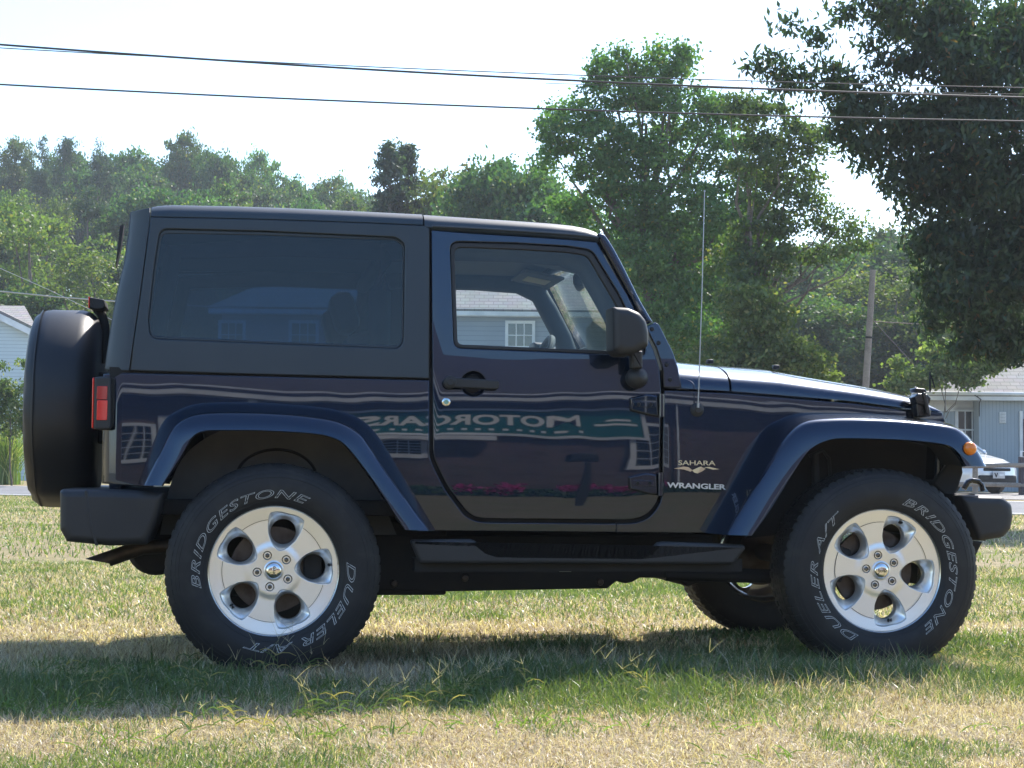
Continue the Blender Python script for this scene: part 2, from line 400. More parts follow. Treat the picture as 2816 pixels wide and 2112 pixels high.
# --- door (skin and window frame)
door = [(1186.5,633),(1300,641),(1450,650),(1560,657.5),(1640.5,664.5),(1672,722),(1726,814),(1768,899),(1797,960),(1814.5,1014),(1818.5,1073),(1816,1169),(1813.5,1354)] + \
    spline([(1813.5,1354),(1805,1383),(1781,1412),(1745,1428),(1690,1430.5)])[1:] + [(1374,1427.5)] + spline([(1374,1427.5),(1320,1425),(1288,1411),(1266,1385),(1230,1335),(1197,1269),(1190.5,1236)])[1:]
doorp = AB(door)
wout = rpoly([(1237,664,26),(1420,669,0),(1560,677.5,0),(1628,688,40),(1700,806,0),(1776,962,22),(1770,979,18),(1500,967,0),(1248,956.5,24)])
woutp = AB(wout)
hx, hz = AB([(1302,1055.5)])[0]
door_o = panel('door', doorp, [woutp, [(hx+.049*math.cos(t), hz+.049*math.sin(t)) for t in np.linspace(0, 2*math.pi, 40, endpoint=False)]], yb, PAINT, car, th=.03, r=.005, grid=.03)
tag(door_o)
yg = lambda x, z: yb(x, z)+.018-wave(x, z)
win_in = AB(rpoly([(1250.5,678.5,20),(1420,684.5,0),(1560,693,0),(1616,701,34),(1688,824,0),(1760,955,14),(1752,966,12),(1500,956.5,0),(1259.5,946.5,16)]))
ygk = lambda x, z: yb(x, z)+.008-wave(x, z)
panel('window_gasket', inset(woutp, .001), [win_in], ygk, PLAS, door_o, th=.02, r=.004, grid=.03)
panel('window_glass', inset(win_in, -.004), [], yg, GLS, door_o, th=.004, r=.0006, grid=.05)
# door handle
h = MB(); hp = rpoly([(*p, .012) for p in AB([(1236,1036),(1256,1040),(1365,1047),(1370,1052),(1368,1072),(1260,1068.5),(1236,1067)])]); yh_ = yb(*hp[0])
h.prism(hp, yh_-.040, yh_-.020, .006)
cx_, cz_ = AB([(1235.5,1051.8)])[0]
h.lathe([(.0,-.046),(.019,-.046),(.0245,-.043),(.0255,-.036),(.0255,-.0)], 28, 'Y', (cx_, yh_, cz_))
h.lathe([(.0,-.048),(.013,-.048),(.0155,-.046),(.0155,-.04)], 24, 'Y', (cx_, yh_, cz_))
for q in (1248, 1356):
    bx, bz = AB([(q,1057)])[0]; h.box((bx, yh_-.012, bz), (.018, .026, .018), bev=.004)
h.build('handle', PLAS, door_o)
cup = MB(); cup.lathe([(.0500,.0035),(.047,.010),(.040,.022),(.028,.030),(.0,.033)], 44, 'Y', (hx, yh_, hz)); cup.build('handle_dish', PAINT, door_o)
lx, lz = AB([(1226.7,1105.3)])[0]; yl = yb(lx, lz)
l = MB(); l.lathe([(0,-.006),(.0135,-.006),(.0165,-.004),(.017,0)], 28, 'Y', (lx, yl, lz)); lk = l.build('door_lock', CHR, door_o)
l = MB(); l.lathe([(0,-.0068),(.0095,-.0068),(.0098,-.006)], 24, 'Y', (lx, yl, lz))
l.build('lock_emblem', mat('lock_green', (.25,.45,.36), .4), door_o)
def hinge(dx, dy):
    hg = MB(); pl = rpoly([(*p, .008) for p in AB([(1731+dx,1094+dy),(1776+dx,1084+dy),(1805+dx,1089+dy),(1808+dx,1146+dy),(1786+dx,1143+dy),(1733+dx,1129+dy)])])
    yy = yb(*pl[0]); hg.prism(pl, yy-.022, yy+.002, .006)
    up = AB([(1738+dx,1104+dy),(1798+dx,1106+dy),(1799+dx,1122+dy),(1738+dx,1119+dy)]); hg.prism(rpoly(up, .004), yy-.026, yy-.02, .002)
    o = hg.build('hinge', PAINT, car)
    b = MB(); bx, bz = AB([(1816.5+dx,1115+dy)])[0]
    b.tube([(bx, yy-.017, bz-.046), (bx, yy-.017, bz+.046)], .0125, 14); b.tube([(bx, yy-.017, bz+.004), (bx, yy-.017, bz+.007)], .0145, 14)
    b.build('hinge_barrel', PAINT, o)
    for q in (1753, 1786):
        x, z = AB([(q+dx,1112.6+dy)])[0]; MB().lathe([(0,-.0295),(.006,-.0295),(.008,-.026)], 12, 'Y', (x, yy, z)).build('hinge_screw', BLK, o)
    mirror(o, car)
hinge(0, 0); hinge(-3, 216)
# --- side mirror on its ball
mp = rpoly([(*p, r_) for p, r_ in zip(AB([(1674.5,848),(1716,850.5),(1748,864),(1766,886),(1773,918),(1772.5,954),(1758,964),(1727,980),(1693,980),(1677,966)], lambda x, z: -.93), (.006,.03,.05,.05,.03,.02,.02,.03,.02,.015))])
m1 = MB(); m1.prism(mp, -1.02, -.835, .034, 6, shrink); mir = m1.build('side_mirror', PLAS, car, angle=60)
mg = MB(); zz = [p[1] for p in mp]; x0 = min(p[0] for p in mp); mg.box((x0+.013, -.925, (min(zz)+max(zz))/2), (.004, .10, (max(zz)-min(zz))*.82), bev=.0015); mg.build('mirror_glass', CHR, mir)
st = MB(); sx0, sz0 = AB([(1748,972)], lambda x, z: -.87)[0]; sx1, sz1 = AB([(1752,1030)], lambda x, z: -.82)[0]
st.prism(rpoly(AB([(1731,966),(1763,966),(1763,1014),(1733,1014)], lambda x, z: -.86), .006), -.89, -.835, .008)
st.build('mirror_stalk', PLAS, mir)
bl = MB(); bl.lathe([(.0,-.046),(.014,-.043),(.028,-.035),(.038,-.022),(.0435,-.006),(.044,.01),(.040,.03),(.035,.06)], 32, 'Y', (sx1, -.822, AB([(1753.8,1037.5)], lambda x, z: -.85)[0][1])); bl.build('mirror_ball', PLAS, mir, angle=60)
mirror(mir, car)
# --- hardtop side with its recessed quarter window
top_side = [(357,1019),(366,950),(385,820),(401,700),(414,596.5),(700,602.5),(1000,612.5),(1166,620.5),(1181.5,627),(1181.5,1041),(700,1029.5)]
q_out = rpoly([(440,629,26),(722,635.5,0),(1090,652.5,32),(1113,671,20),(1109.5,940,30),(1095,958.5,28),(722,944,0),(412,931,34),(407,880,20),(425,720,0)])
q_in = AB(rpoly([(445,640.5,22),(722,645.5,0),(1088,659,24),(1108.5,674,16),(1105.5,930,24),(1096,950,22),(722,937.5,0),(416,922.5,24),(413.5,880,16),(429,735,0)]))
ts = panel('hardtop_side', AB(top_side), [AB(q_out)], lambda x, z: yb(x, z)-wave(x, z), TOP, car, th=.03, r=.006, grid=.04)
qg = panel('quarter_window_gasket', AB(q_out), [q_in], lambda x, z: yb(x, z)+.012, TOP, car, th=.02, r=.004, grid=.04)
qw = panel('quarter_window', inset(q_in, -.003), [], lambda x, z: yb(x, z)+.017-wave(x, z), TNT, car, th=.004, r=.0006, grid=.06)
for o in (ts, qg, qw): mirror(o, car)
cor = [(287,1019.5),(289,981),(296.5,916),(307,825),(325.4,731),(345.3,644.6),(358,588),(412,570.5),(412.6,596.5),(399.5,700),(383.5,820),(364.5,950),(355.6,1019.5)]
def xrear(z): return np.interp(z, [1.10, 1.22, 1.35, 1.47, 1.60, 1.75], [at(p[0], p[1], -.61)[0] for p in [(285,1019),(296,916),(309,820),(324,731),(345,645),(357,588)]])
def ycor(x, z):
    r = .10; u = x-float(xrear(z)); y = yb(x, z)-wave(x, z)
    if u < r: y += r-math.sqrt(max(r*r-(r-max(u, .004))**2, 0))
    return y
corp = [(float(xrear(at(p[0], p[1], -.61)[1]))+.004, at(p[0], p[1], -.61)[1]) for p in cor[:7]]+AB(cor[7:])
cr = panel('hardtop_corner', corp, [], ycor, TOP, car, th=.02, r=.003, grid=.02); mirror(cr, car)
# --- roof shells
def roof(name, pxs, seam, top, m, ncap=True):
    mb = MB(); rings = []
    for px in pxs:
        ps = np.interp(px, [p[0] for p in seam], [p[1] for p in seam]); pt = np.interp(px, [p[0] for p in top], [p[1] for p in top])
        x0, zs = AB([(px, ps)])[0]; ys = yb(x0, zs); zt = at(px, pt, -.63)[1]
        x = x0; pr = []
        for k in range(9):
            a = k/8*math.pi/2; pr.append((x, ys+.09*(1-math.cos(a)), zs+(zt-zs)*math.sin(a)))
        for k in range(1, 9): y = (ys+.09)*(1-k/8); pr.append((x, y, zt+.016*(1-(y/(ys+.09))**2)))
        full = pr+[(a, -b, c) for a, b, c in pr[-2::-1]]
        inner = [(a, b*.965, c-.02) for a, b, c in full[::-1]]
        rings.append(full+inner)
    mb.loft(rings, True, True, True); return mb.build(name, m, car, angle=50)
roof('hardtop_roof', [415,430,470,540,650,800,930,1050,1120,1163.5], [(415,594.5),(700,600.5),(1000,610.5),(1166,618)], [(415,572),(430,568),(470,565.3),(722,570.3),(933,580),(1165,591.3)], TOP)
roof('front_roof_panel', [1167.5,1200,1280,1370,1450,1520,1580,1615,1636,1645], [(1167,622),(1186,628),(1300,634.5),(1450,644),(1560,652),(1645,660)], [(1167,592.4),(1367,605.8),(1511,615.5),(1584,623),(1620,630.3),(1645,641)], TOP)
dr = MB(); pth = []
for px, py in ((1188,623),(1300,628.5),(1450,637.5),(1560,645),(1620,651),(1645,655)):
    x, z = AB([(px, py)])[0]; pth.append((x, yb(x, z)-.006, z))
dr.tube(pth, .0055, 8); dro = dr.build('drip_rail', TOP, car); mirror(dro, car)
# --- rear wall: tailgate, rear glass, rear header
xb = XR+.02
rw = MB(); rw.box((xb+.03, 0, .86), (.05, 1.40, .54), bev=.01); rw.build('tailgate', PAINT, car)
rg = MB(); z0, z1 = 1.15, 1.68; xa, xc = float(xrear(z0))+.075, float(xrear(z1))+.075
rg.loft([[(xa, -.58, z0), (xa, .58, z0), (xc, .52, z1), (xc, -.52, z1)], [(xa+.006, -.58, z0), (xa+.006, .58, z0), (xc+.006, .52, z1), (xc+.006, -.52, z1)]], True, True, True); rg.build('rear_window', TNT, car)
rh = MB()
for s in (-1, 1): rh.loft([[(xa-.064, s*.57, 1.11), (xa+.06, s*.57, 1.11), (xc+.06, s*.51, 1.715), (xc-.064, s*.51, 1.715)], [(xa-.064, s*.695, 1.11), (xa+.06, s*.695, 1.11), (xc+.06, s*.645, 1.715), (xc-.064, s*.645, 1.715)]], True, True, True)
rh.box(((xc+.02), 0, 1.715), (.07, 1.2, .05)); rh.build('rear_window_frame', TOP, car)
# rear glass trim sliver seen behind the corner
tr = MB(); tr.prism(rpoly(AB([(333,626),(344,622),(334,690),(318,752),(326,690)], lambda x, z: -.5), .004), -.56, -.5); tr.build('rear_wiper_cover', PLAS, car)
bp_ = MB(); bp_.prism(AB([(1166,630),(1240,636),(1228,760),(1236,960),(1190,1050),(1150,1050),(1150,640)]), -.70, -.66); bpo = bp_.build('door_pillar', BLK, car); mirror(bpo, car)
bs_ = MB(); bs_.prism(AB([(300,1008),(1184,1030),(1184,1060),(300,1040)]), -.745, -.66); bso = bs_.build('belt_rail', BLK, car); mirror(bso, car)
# --- windshield frame, glass, bracket with bolts
wso = spline([(1646,641),(1655,641.5),(1667,649),(1692.4,687),(1728.5,753.4),(1764.7,824),(1801,883.6)], 4)
wsi = [(1771.9,896.3),(1730.5,810),(1677,716),(1646,660)]
ywf = lambda x, z: (yb(x, z)-.165*max(0, (x-.33)/1.25)**1.25)-wave(x, z) if x > .33 else yb(x, z)-wave(x, z)
pil = MB(); pl = AB(wso+wsi, ywf); pil.prism(pl, ywf(*pl[8])-.002, ywf(*pl[8])+.07, .014, 4)
pilo = pil.build('windshield_pillar', PAINT, car, angle=50); mirror(pilo, car)
brk = AB([(1773.6,899),(1802,886.5),(1811.7,893),(1850,968.6),(1864,1010),(1874.8,1066.5),(1824,1066.5),(1820.6,1012),(1803,957)], ywf)
bo = panel('windshield_bracket', brk, [], lambda x, z: ywf(x, z)-.006, PAINT, car, th=.05, r=.006, grid=.04); mirror(bo, car)
bt = MB()
for q in [(1791.8,905.3),(1809.9,943.3),(1832.3,1002.9),(1841.7,1043.4)]:
    x, z = AB([q], ywf)[0]; bt = MB(); bt.lathe([(0,-.014),(.006,-.0135),(.0085,-.010),(.0095,-.006)], 16, 'Y', (x, ywf(x, z), z)); bt.build('bolt', PLAS, car)
pt = AB([(1660,645)], ywf)[0]; pbm = AB([(1856,985)], ywf)[0]
hd = MB(); hd.prism([(pt[0]-.07, pt[1]-.055), (pt[0]-.01, pt[1]-.062), (pt[0]+.02, pt[1]-.02), (pt[0]-.02, pt[1]+.006), (pt[0]-.06, pt[1]+.004)], -.66, .66, .004); hd.build('windshield_header', PAINT, car)
wg = MB(); dx = .012
wg.loft([[(pt[0], -.64, pt[1]-.03), (pt[0], .64, pt[1]-.03), (pbm[0]-.03, .69, pbm[1]-.02), (pbm[0]-.03, -.69, pbm[1]-.02)], [(pt[0]-.006, -.64, pt[1]-.03), (pt[0]-.006, .64, pt[1]-.03), (pbm[0]-.036, .69, pbm[1]-.02), (pbm[0]-.036, -.69, pbm[1]-.02)]], True, True, True)
wg.build('windshield', GLS, car)
# --- cowl and hood
def hoodloft(name, st, m, r=.004):
    """st: (x, yside, zseam, ztop)"""
    mb = MB(); rings = []
    for (x, ys, zs, zt) in st:
        pr = []; n = 26; hh = zt-zs
        for k in range(n+1):
            a = k/n*math.pi/2
            y = ys*max(math.cos(a), 0)**.62; z = zs+hh*(math.sin(a)**.80)
            pr.append((x, y, z+.012*sstep(abs(ys), 0, abs(y))))
        full = pr+[(a, -b, c) for a, b, c in pr[-2::-1]]
        rings.append(full)
    K = len(rings); mb.loft(rings, False)
    mb.add([p for p in rings[0]], [tuple(range(len(rings[0])))]); mb.add([p for p in rings[-1]], [tuple(range(len(rings[-1])))])
    return mb.build(name, m, car, angle=50)
def hst(px, seam, top):
    ps = np.interp(px, [p[0] for p in seam], [p[1] for p in seam]); pt_ = np.interp(px, [p[0] for p in top], [p[1] for p in top])
    x, zs = AB([(px, ps)])[0]; ys = yb(x, zs); zt = at(px, pt_, ys*.62)[1]
    return (x, ys, zs, zt-.004)
seam = [(1800,1065.5),(1876.6,1069),(2010,1076),(2346.7,1103),(2513,1125.5),(2592,1133)]
topl = [(1800,980),(1853,983),(1985,996.5),(2148,1008.5),(2300,1037),(2408,1054.5),(2502,1073),(2549,1088),(2575,1109),(2590,1128)]
hoodloft('cowl', [hst(p, seam, topl) for p in (1842,1870,1920,1970,2006)], PAINT)
hood = hoodloft('hood', [hst(p, seam, topl) for p in (2012,2016,2050,2100,2148,2200,2260,2320,2380,2440,2490,2520,2545,2562,2575,2584,2588)], PAINT)
mb = MB()
for px, py, yy in ((2133,1003,-.42),(1952,988,-.35)):
    p = at3(px, py, yy); mb = MB(); mb.box(p-np.array([0,0,.010]), (.026,.035,.018), bev=.005); mb.build('hood_bumper' if px > 2000 else 'washer_nozzle', PLAS, car)
# hood latch
lt = MB(); c = at3(2527, 1098, -.66)
for (pp, y0, y1, r_) in (([(2517,1066),(2545,1069.5),(2551,1081),(2521,1079)], -.67, -.60, .004), ([(2510,1092),(2520,1082),(2546,1084),(2556,1096),(2552,1110),(2540,1116),(2516,1110)], -.69, -.62, .006), ([(2519,1108),(2548,1112),(2560,1128),(2558,1146),(2522,1146)], -.675, -.61, .006), ([(2530,1080),(2539,1080),(2552,1140),(2542,1140)], -.70, -.68, .003), ([(2504,1095),(2512,1092),(2514,1102)], -.67, -.66, 0)):
    lt.prism(rpoly(AB(pp, lambda x, z: -.67), .005), y0, y1, r_)
lto = lt.build('hood_latch', mat('gloss_black_rubber', (.012,.012,.013), .28, coat=.4), car); mirror(lto, car)
wn = MB(); wx = c[0]+.04
q0 = at(2553, 1076, -.25); q1 = at(2562, 1019, -.25)
wn.box(((q0[0]+q1[0])/2, -.25, (q0[1]+q1[1])/2-.005), (.006, .008, abs(q1[1]-q0[1])), bev=.002)
q2 = at(2568, 1060, -.25); wn.prism([at(2559,1032,-.25), at(2561,1032,-.25), at(2572,1066,-.25), at(2569,1067,-.25)], -.254, -.248); wn.build('winch_aerial_bracket', BLK, car)
# --- grille and headlamps (front face, turned away from the photograph)
gx = AB([(2596,1145)])[0][0]
gr = MB(); gz0, gz1 = .66, at(2592, 1134, -.6)[1]
gp = [(gx-.05, gz0), (gx+.005, gz0+.01), (gx+.012, (gz0+gz1)/2), (gx-.004, gz1-.02), (gx-.03, gz1)]
gr.prism(gp, -.60, .60, .02); gro = gr.build('grille', PAINT, car)
sl_ = MB()
for k in range(7): sl_.box((gx+.004, (k-3)*.083, .86), (.016, .040, .26), bev=.007)
sl_.build('grille_slot', BLK, gro)
for s in (-1, 1):
    hl = MB(); hl.lathe([(0,.028),(.05,.026),(.075,.018),(.088,.012),(.092,0)], 30, 'X', (gx, s*.435, .90)); hl.build('headlight', glass('lamp_glass', (.85,.87,.9)) if s < 0 else bpy.data.materials['lamp_glass'], car)
    hb = MB(); hb.lathe([(0,.004),(.085,.010),(.096,.012),(.1,0)], 30, 'X', (gx, s*.435, .90)); hb.build('headlight_bowl', CHR, gro)
# --- fender flares
def flare(name, T, S, L, n=70, yS=-.912, yL=-.937, inner=-.66):
    Tt = AB(resample(spline(T), n)); Ss = AB(resample(spline(S), n), lambda x, z: yS); Ls = AB(resample(spline(L), n), lambda x, z: yL)
    rows = []
    def lerp(a, b, t): return [(a[i][0]*(1-t)+b[i][0]*t, a[i][1]*(1-t)+b[i][1]*t) for i in range(n)]
    T3 = [(x, yb(x, z)+.012, z) for x, z in Tt]; T2 = [(x, yb(x, z)-.004, z) for x, z in Tt]
    rows.append(T3); rows.append(T2)
    def mix(a, b, t, yo=0): return [tuple(np.array(a[i])*(1-t)+np.array(b[i])*t + np.array([0, yo, 0])) for i in range(n)]
    S3 = [(x, yS, z) for x, z in Ss]; L3 = [(x, yL, z) for x, z in Ls]
    for t, yo in ((.3, 0), (.6, 0), (.85, .001)): rows.append(mix(T2, S3, t, yo))
    rows.append(mix(mix(T2, S3, .96), mix(S3, L3, .05), .5)); rows.append(mix(S3, L3, .14))
    for t in (.4, .7, .93): rows.append(mix(S3, L3, t, -.004*math.sin(t*3.1)))
    rows.append(L3)
    # inner return: towards arch centre a little, then back to the wheel house
    cx0 = sum(p[0] for p in Ls)/n; cz0 = min(p[1] for p in Ls)
    def shr(k, y): return [(x+(cx0-x)*k, y, z+(cz0-z)*k) for x, z in Ls]
    rows.append(shr(.006, yL+.006)); rows.append(shr(.008, yL+.03))
    mb = MB(); mb.loft(rows, False); o = mb.build(name, PAINT, car, angle=48)
    ml = MB(); ml.loft([shr(.008, yL+.03), shr(-.02, -.80), shr(-.02, inner), ], False); lo = ml.build('arch_liner', BLK, car)
    return o, lo, Ls
rT = [(379.6,1331),(416,1231),(448,1161),(481,1133),(517,1116.5),(564,1108.2),(640,1106),(722,1108),(848,1116.5),(933,1129),(983,1148.5),(1022,1179),(1071,1248),(1198,1459)]
rS = [(398,1335),(430,1272),(452,1230),(477,1181),(511,1152.5),(553,1139.5),(637,1136.5),(764,1139.5),(869,1150),(936,1164),(988,1195),(1014,1228),(1064,1300),(1181,1460)]
rL = [(444.7,1336),(472,1295),(499,1252),(524,1207),(545,1189),(573,1183),(640,1182.3),(720,1183),(858,1191),(916,1203),(954,1227),(1016,1306),(1115,1457)]
fT = [(1939,1465.5),(2016.6,1329.4),(2094.4,1190),(2141,1155.5),(2180,1140),(2230,1135),(2366,1136.5),(2460,1143),(2522,1149.5),(2575,1156),(2615,1167),(2645,1184),(2668,1206),(2690,1240),(2703,1266),(2708,1282)]
fS = [(2001,1471.3),(2050,1391),(2094.4,1317.7),(2140,1246),(2168.3,1209),(2195.5,1179),(2230.5,1161),(2288.8,1154.2),(2366.5,1153),(2483,1157.8),(2611.5,1172.5),(2654,1195.5),(2681.5,1228.3),(2700,1258),(2712.6,1282.7)]
fL = [(2067,1473),(2117.7,1403),(2180,1302),(2212,1254),(2238,1228),(2273,1211.5),(2319.9,1204.8),(2483,1209),(2592,1220.5),(2627,1236),(2650,1267),(2657,1282)]
o1, l1, rLs = flare('rear_fender_flare', rT, rS, rL)
o2, l2, fLs = flare('front_fender_flare', fT, fS, fL)
# close the flat lower ends of the flares
for o in (o1, l1, o2, l2): mirror(o, car)
mk = MB(); mx_, mz_ = at(2668.5, 1233.5, -.935); mk.lathe([(0,-.022),(.012,-.0205),(.021,-.015),(.0265,-.006),(.0275,.004)], 28, 'Y', (mx_, -.932, mz_)); mk.build('side_marker_lamp', AMB, car, angle=60)
# --- wheel houses
wh = MB(); pr = [at(p[0], p[1], -.52) for p in spline([(440,1470),(470,1330),(520,1240),(620,1180),(760,1160),(900,1180),(1000,1270),(1090,1470)])]
wh.prism(pr, -.53, -.50); who = wh.build('rear_wheel_house', LINER, car); mirror(who, car)
ar = MB(); th_ = np.linspace(0, math.pi, 30); cc = at(761, 1292, -.53); rr = .155
ar.tube([(cc[0]-rr*math.cos(t)*1.02, -.533, cc[1]-.03+rr*.72*math.sin(t)) for t in th_], .006, 8); ar.build('wheel_house_bead', BLK, car)
ar = MB(); ar.box((cc[0], -.535, cc[1]-.07), (.30, .012, .08)); ar.build('shock_shield', BLK, car)
fh = MB(); pr = [at(p[0], p[1], -.5) for p in [(2050,1480),(2120,1300),(2200,1200),(2300,1160),(2500,1150),(2600,1180),(2640,1300),(2600,1420)]]
fh.prism(pr, -.51, -.48); fho = fh.build('front_wheel_house', BLK, car); mirror(fho, car)
hs = MB(); hs.tube([at3(2225,1255,-.53), at3(2262,1238,-.54), at3(2280,1262,-.54), at3(2284,1330,-.54)], .008, 8); hs.tube([at3(2240,1250,-.56), at3(2244,1360,-.56)], .018, 10)
hs.build('hose', PLAS, car)
rb = MB(); rb.prism(rpoly(AB([(2605,1270),(2640,1266),(2644,1300),(2630,1345),(2608,1375),(2560,1330)], lambda x, z: -.6), .02), -.62, -.35, .01); rb.build('frame_horn', BLK, car)
# --- badges
def badge(name, s, px0, px1, py0, py1, m, parent, shear=0, dpy=0, offset=0):
    v, f = textmesh(s, 1, extrude=.02, shear=shear, offset=offset)
    lo, hi = v.min(0), v.max(0); vs = []
    for p in v:
        u = (p[0]-lo[0])/(hi[0]-lo[0]); t = (p[1]-lo[1])/(hi[1]-lo[1])
        px = px0+(px1-px0)*u; py = py1+(py0-py1)*t+dpy*u
        x, z = AB([(px, py)])[0]; vs.append((x, yb(x, z)-.0006-(.0022 if p[2] > 0 else 0), z))
    mb = MB().add(vs, f); return mb.build(name, m, parent)
badge('model_lettering', 'WRANGLER', 1834, 1996, 1326, 1341, GREYL, car, dpy=6, offset=.028)
badge('trim_lettering', 'SAHARA', 1865, 1967, 1266, 1279, GOLD, car, dpy=1, offset=.006)
for pp, m in (([(1853,1288.5),(1880,1283),(1892,1284.5),(1903,1293),(1898,1297),(1880,1291)], TAN), ([(1903,1293),(1924,1284),(1928,1283.5),(1918,1302),(1908,1299)], GOLD), ([(1928,1283.5),(1940,1289),(1931,1296),(1918,1302),(1920,1298)], TAN), ([(1936,1285),(1950,1284),(1977,1290.5),(1960,1291.5),(1950,1288.5)], GOLD)):
    q = AB(pp); MB().prism(q, yb(*q[0])-.0018, yb(*q[0])+.004).build('dune_emblem', m, car)
# --- antenna
ab = MB(); ax, az = AB([(1916.4,1127)])[0]; ya = yb(ax, az); ab.lathe([(0,-.020),(.011,-.020),(.013,-.012),(.022,-.010),(.0285,-.004),(.0305,.004)], 30, 'Y', (ax, ya, az)); abo = ab.build('antenna_base', PLAS, car, angle=40)
an = MB(); pA = at3(1919.5, 1121, ya-.022); pB = at3(1937.6, 527, ya-.03); an.tube([pA, pA*.5+pB*.5+np.array([.002,0,0]), pB], [.0025,.0020,.0016], 8); an.tube([pA, pA+(pB-pA)*.022], .0052, 10); an.tube([pB, pB+(pB-pA)*.006], .0035, 8); an.build('antenna_mast', mat('brushed_steel', (.42,.42,.43), .4, .8), abo)
# --- tail lamp, rear bumper, exhaust
tl = MB(); q = AB([(259.5,1036),(303.7,1035),(305,1181),(257,1181)], lambda x, z: -.79); tl.prism(rpoly(q, .012), -.79, -.66, .008); tlo = tl.build('tail_light', PLAS, car)
t2 = MB(); t2.prism(rpoly(AB([(300,1036),(316,1040),(318,1172),(300,1180)], lambda x, z: -.77), .008), -.765, -.68, .006); t2.build('tail_light_bracket', BLK, tlo)
for (a, b, m) in ((1061.5, 1098.5, REDD), (1100.5, 1155.5, RED)):
    MB().prism(rpoly(AB([(267,a),(296,a),(294.5,b),(265.5,b)], lambda x, z: -.79), .004), -.794, -.78, .002).build('red_lens', m, tlo)
q = AB([(254.5,1040),(260,1037),(257.5,1180),(252,1176)], lambda x, z: -.775); MB().prism(rpoly(q, .003), -.782, -.66, .003).build('rear_lens', RED, tlo)
mirror(tlo, car)
bp = [(162.5,1350,.01),(172,1344.5,.01),(300,1346,0),(452,1352.5,.008),(440,1410,0),(419,1467,.02),(405,1499,.02),(300,1502,0),(181,1490,.012),(162.5,1456,.012)]
q = [(*at(p[0], p[1], -.86), p[2]) for p in bp]; q = rpoly(q)
xbl = min(p[0] for p in q)
bm_ = MB(); rings = []
for y, ins in ((-.868,.034),(-.868,.028),(-.862,.012),(-.85,.004),(-.82,0),(-.6,0),(.6,0),(.82,0),(.85,.004),(.862,.012),(.868,.028),(.868,.034)): rings.append([(x, y, z) for x, z in shrink(q, ins)])
bm_.loft(rings, True, True, True); bm_.build('rear_bumper', PLAS, car, angle=50)
fd = MB(); f1 = [at(p[0], p[1], -.866) for p in [(232,1349),(240,1349),(252,1440),(270,1500),(262,1500),(243,1440)]]; fd.prism(f1, -.8695, -.84, .002); fd.build('bumper_crease', PLAS, car)
ex = MB(); e0 = at3(278, 1544, -.5); e1 = at3(390, 1505, -.5); e2 = at3(520, 1500, -.5)
d_ = (e1-e0)/np.linalg.norm(e1-e0); nrm_ = np.array([-d_[2], 0, d_[0]])
rg_ = []
for k, (P0, rad) in enumerate(((e0, .031), (e0+d_*.03, .031), (e1, .031), (e2, .031))):
    ring = []
    for t in np.linspace(0, 2*math.pi, 20, endpoint=False):
        o_ = rad*(math.cos(t)*nrm_+math.sin(t)*np.array([0, 1, 0]))
        sh = d_*(.055*(o_@nrm_)/rad)*(-1 if k == 0 else 0); ring.append(P0+o_+sh)
    rg_.append(ring)
inn_ = [[p*.12+np.mean(r, axis=0)*.0+(p-np.mean(rg_[0], axis=0))*.0+p*.88 for p in r] for r in rg_[:1]]
ex.loft(rg_, True, False, True); ex.loft([rg_[0], [np.mean(rg_[0], 0)+(p-np.mean(rg_[0], 0))*.9 for p in rg_[0]], [np.mean(rg_[1], 0)+(p-np.mean(rg_[1], 0))*.88+d_*.08 for p in rg_[1]]], True, False, True)
ex.build('exhaust_pipe', EXH, car)
mf = MB(); mc = at3(430, 1500, -.35); mf.lathe([(0,-.5),(.10,-.5),(.12,-.47),(.12,.30),(.10,.33),(0,.33)], 28, 'Y', (mc[0], .1, mc[2])); mf.build('muffler', BLK, car)
# --- spare wheel with cover, third brake light
sc_ = at3(200, 1120, 0); SPX = -2.217; SPZ = 1.033
sp = MB(); sp.lathe([(0,0.012),(.25,.008),(.36,.0),(.392,.012),(.412,.04),(.418,.08),(.418,.20),(.408,.235),(.38,.265),(.33,.28),(0,.28)], 72, 'X', (SPX, 0, SPZ))
v = []
for (x, y, z) in sp.v:
    a = math.atan2(z-SPZ, y); r_ = math.hypot(y, z-SPZ)
    k = 1+.006*math.sin(9*a+2)*(.3 if math.sin(a) > .3 else 1.5)*(1 if r_ > .3 else 0)*(1 if x < SPX+.1 else .4)+.003*math.sin(23*a)*(1 if (r_ > .38 and math.sin(a) < .2) else 0)
    v.append((x+.005*math.sin(13*a+1)*(1 if r_ > .37 and math.sin(a) < .3 else 0), y*k, SPZ+(z-SPZ)*k))
sp.v = v; spo = sp.build('spare_wheel_cover', COVER, car, angle=60)
se = MB(); se.lathe([(.4145,.036),(.4165,.040),(.4190,.044)], 72, 'X', (SPX, 0, SPZ)); se.build('cover_seam', PLAS, spo)
sm = MB(); sm.box((SPX+.30, 0, SPZ), (.10, .30, .30), bev=.02); sm.build('spare_carrier', BLK, car)
bk = MB(); bk.tube([at3(*p, 0) for p in [(268,848),(281,868),(288,895),(290,930),(289,1000)]], [.022,.02,.02,.021,.022], 10); bko = bk.build('brake_light_stalk', PLAS, car)
q = rpoly([at(*p, -.09) for p in [(246,816.5),(286,823.5),(290,842),(284,850),(262,851),(246,846.5)]], .006); MB().prism(q, -.09, .09, .006).build('brake_light_housing', PLAS, bko)
q = rpoly([at(*p, -.09) for p in [(242.5,815.5),(247,816),(247,847.5),(242.5,847)]], .003); MB().prism(q, -.092, .092, .002).build('red_lens', RED, bko)
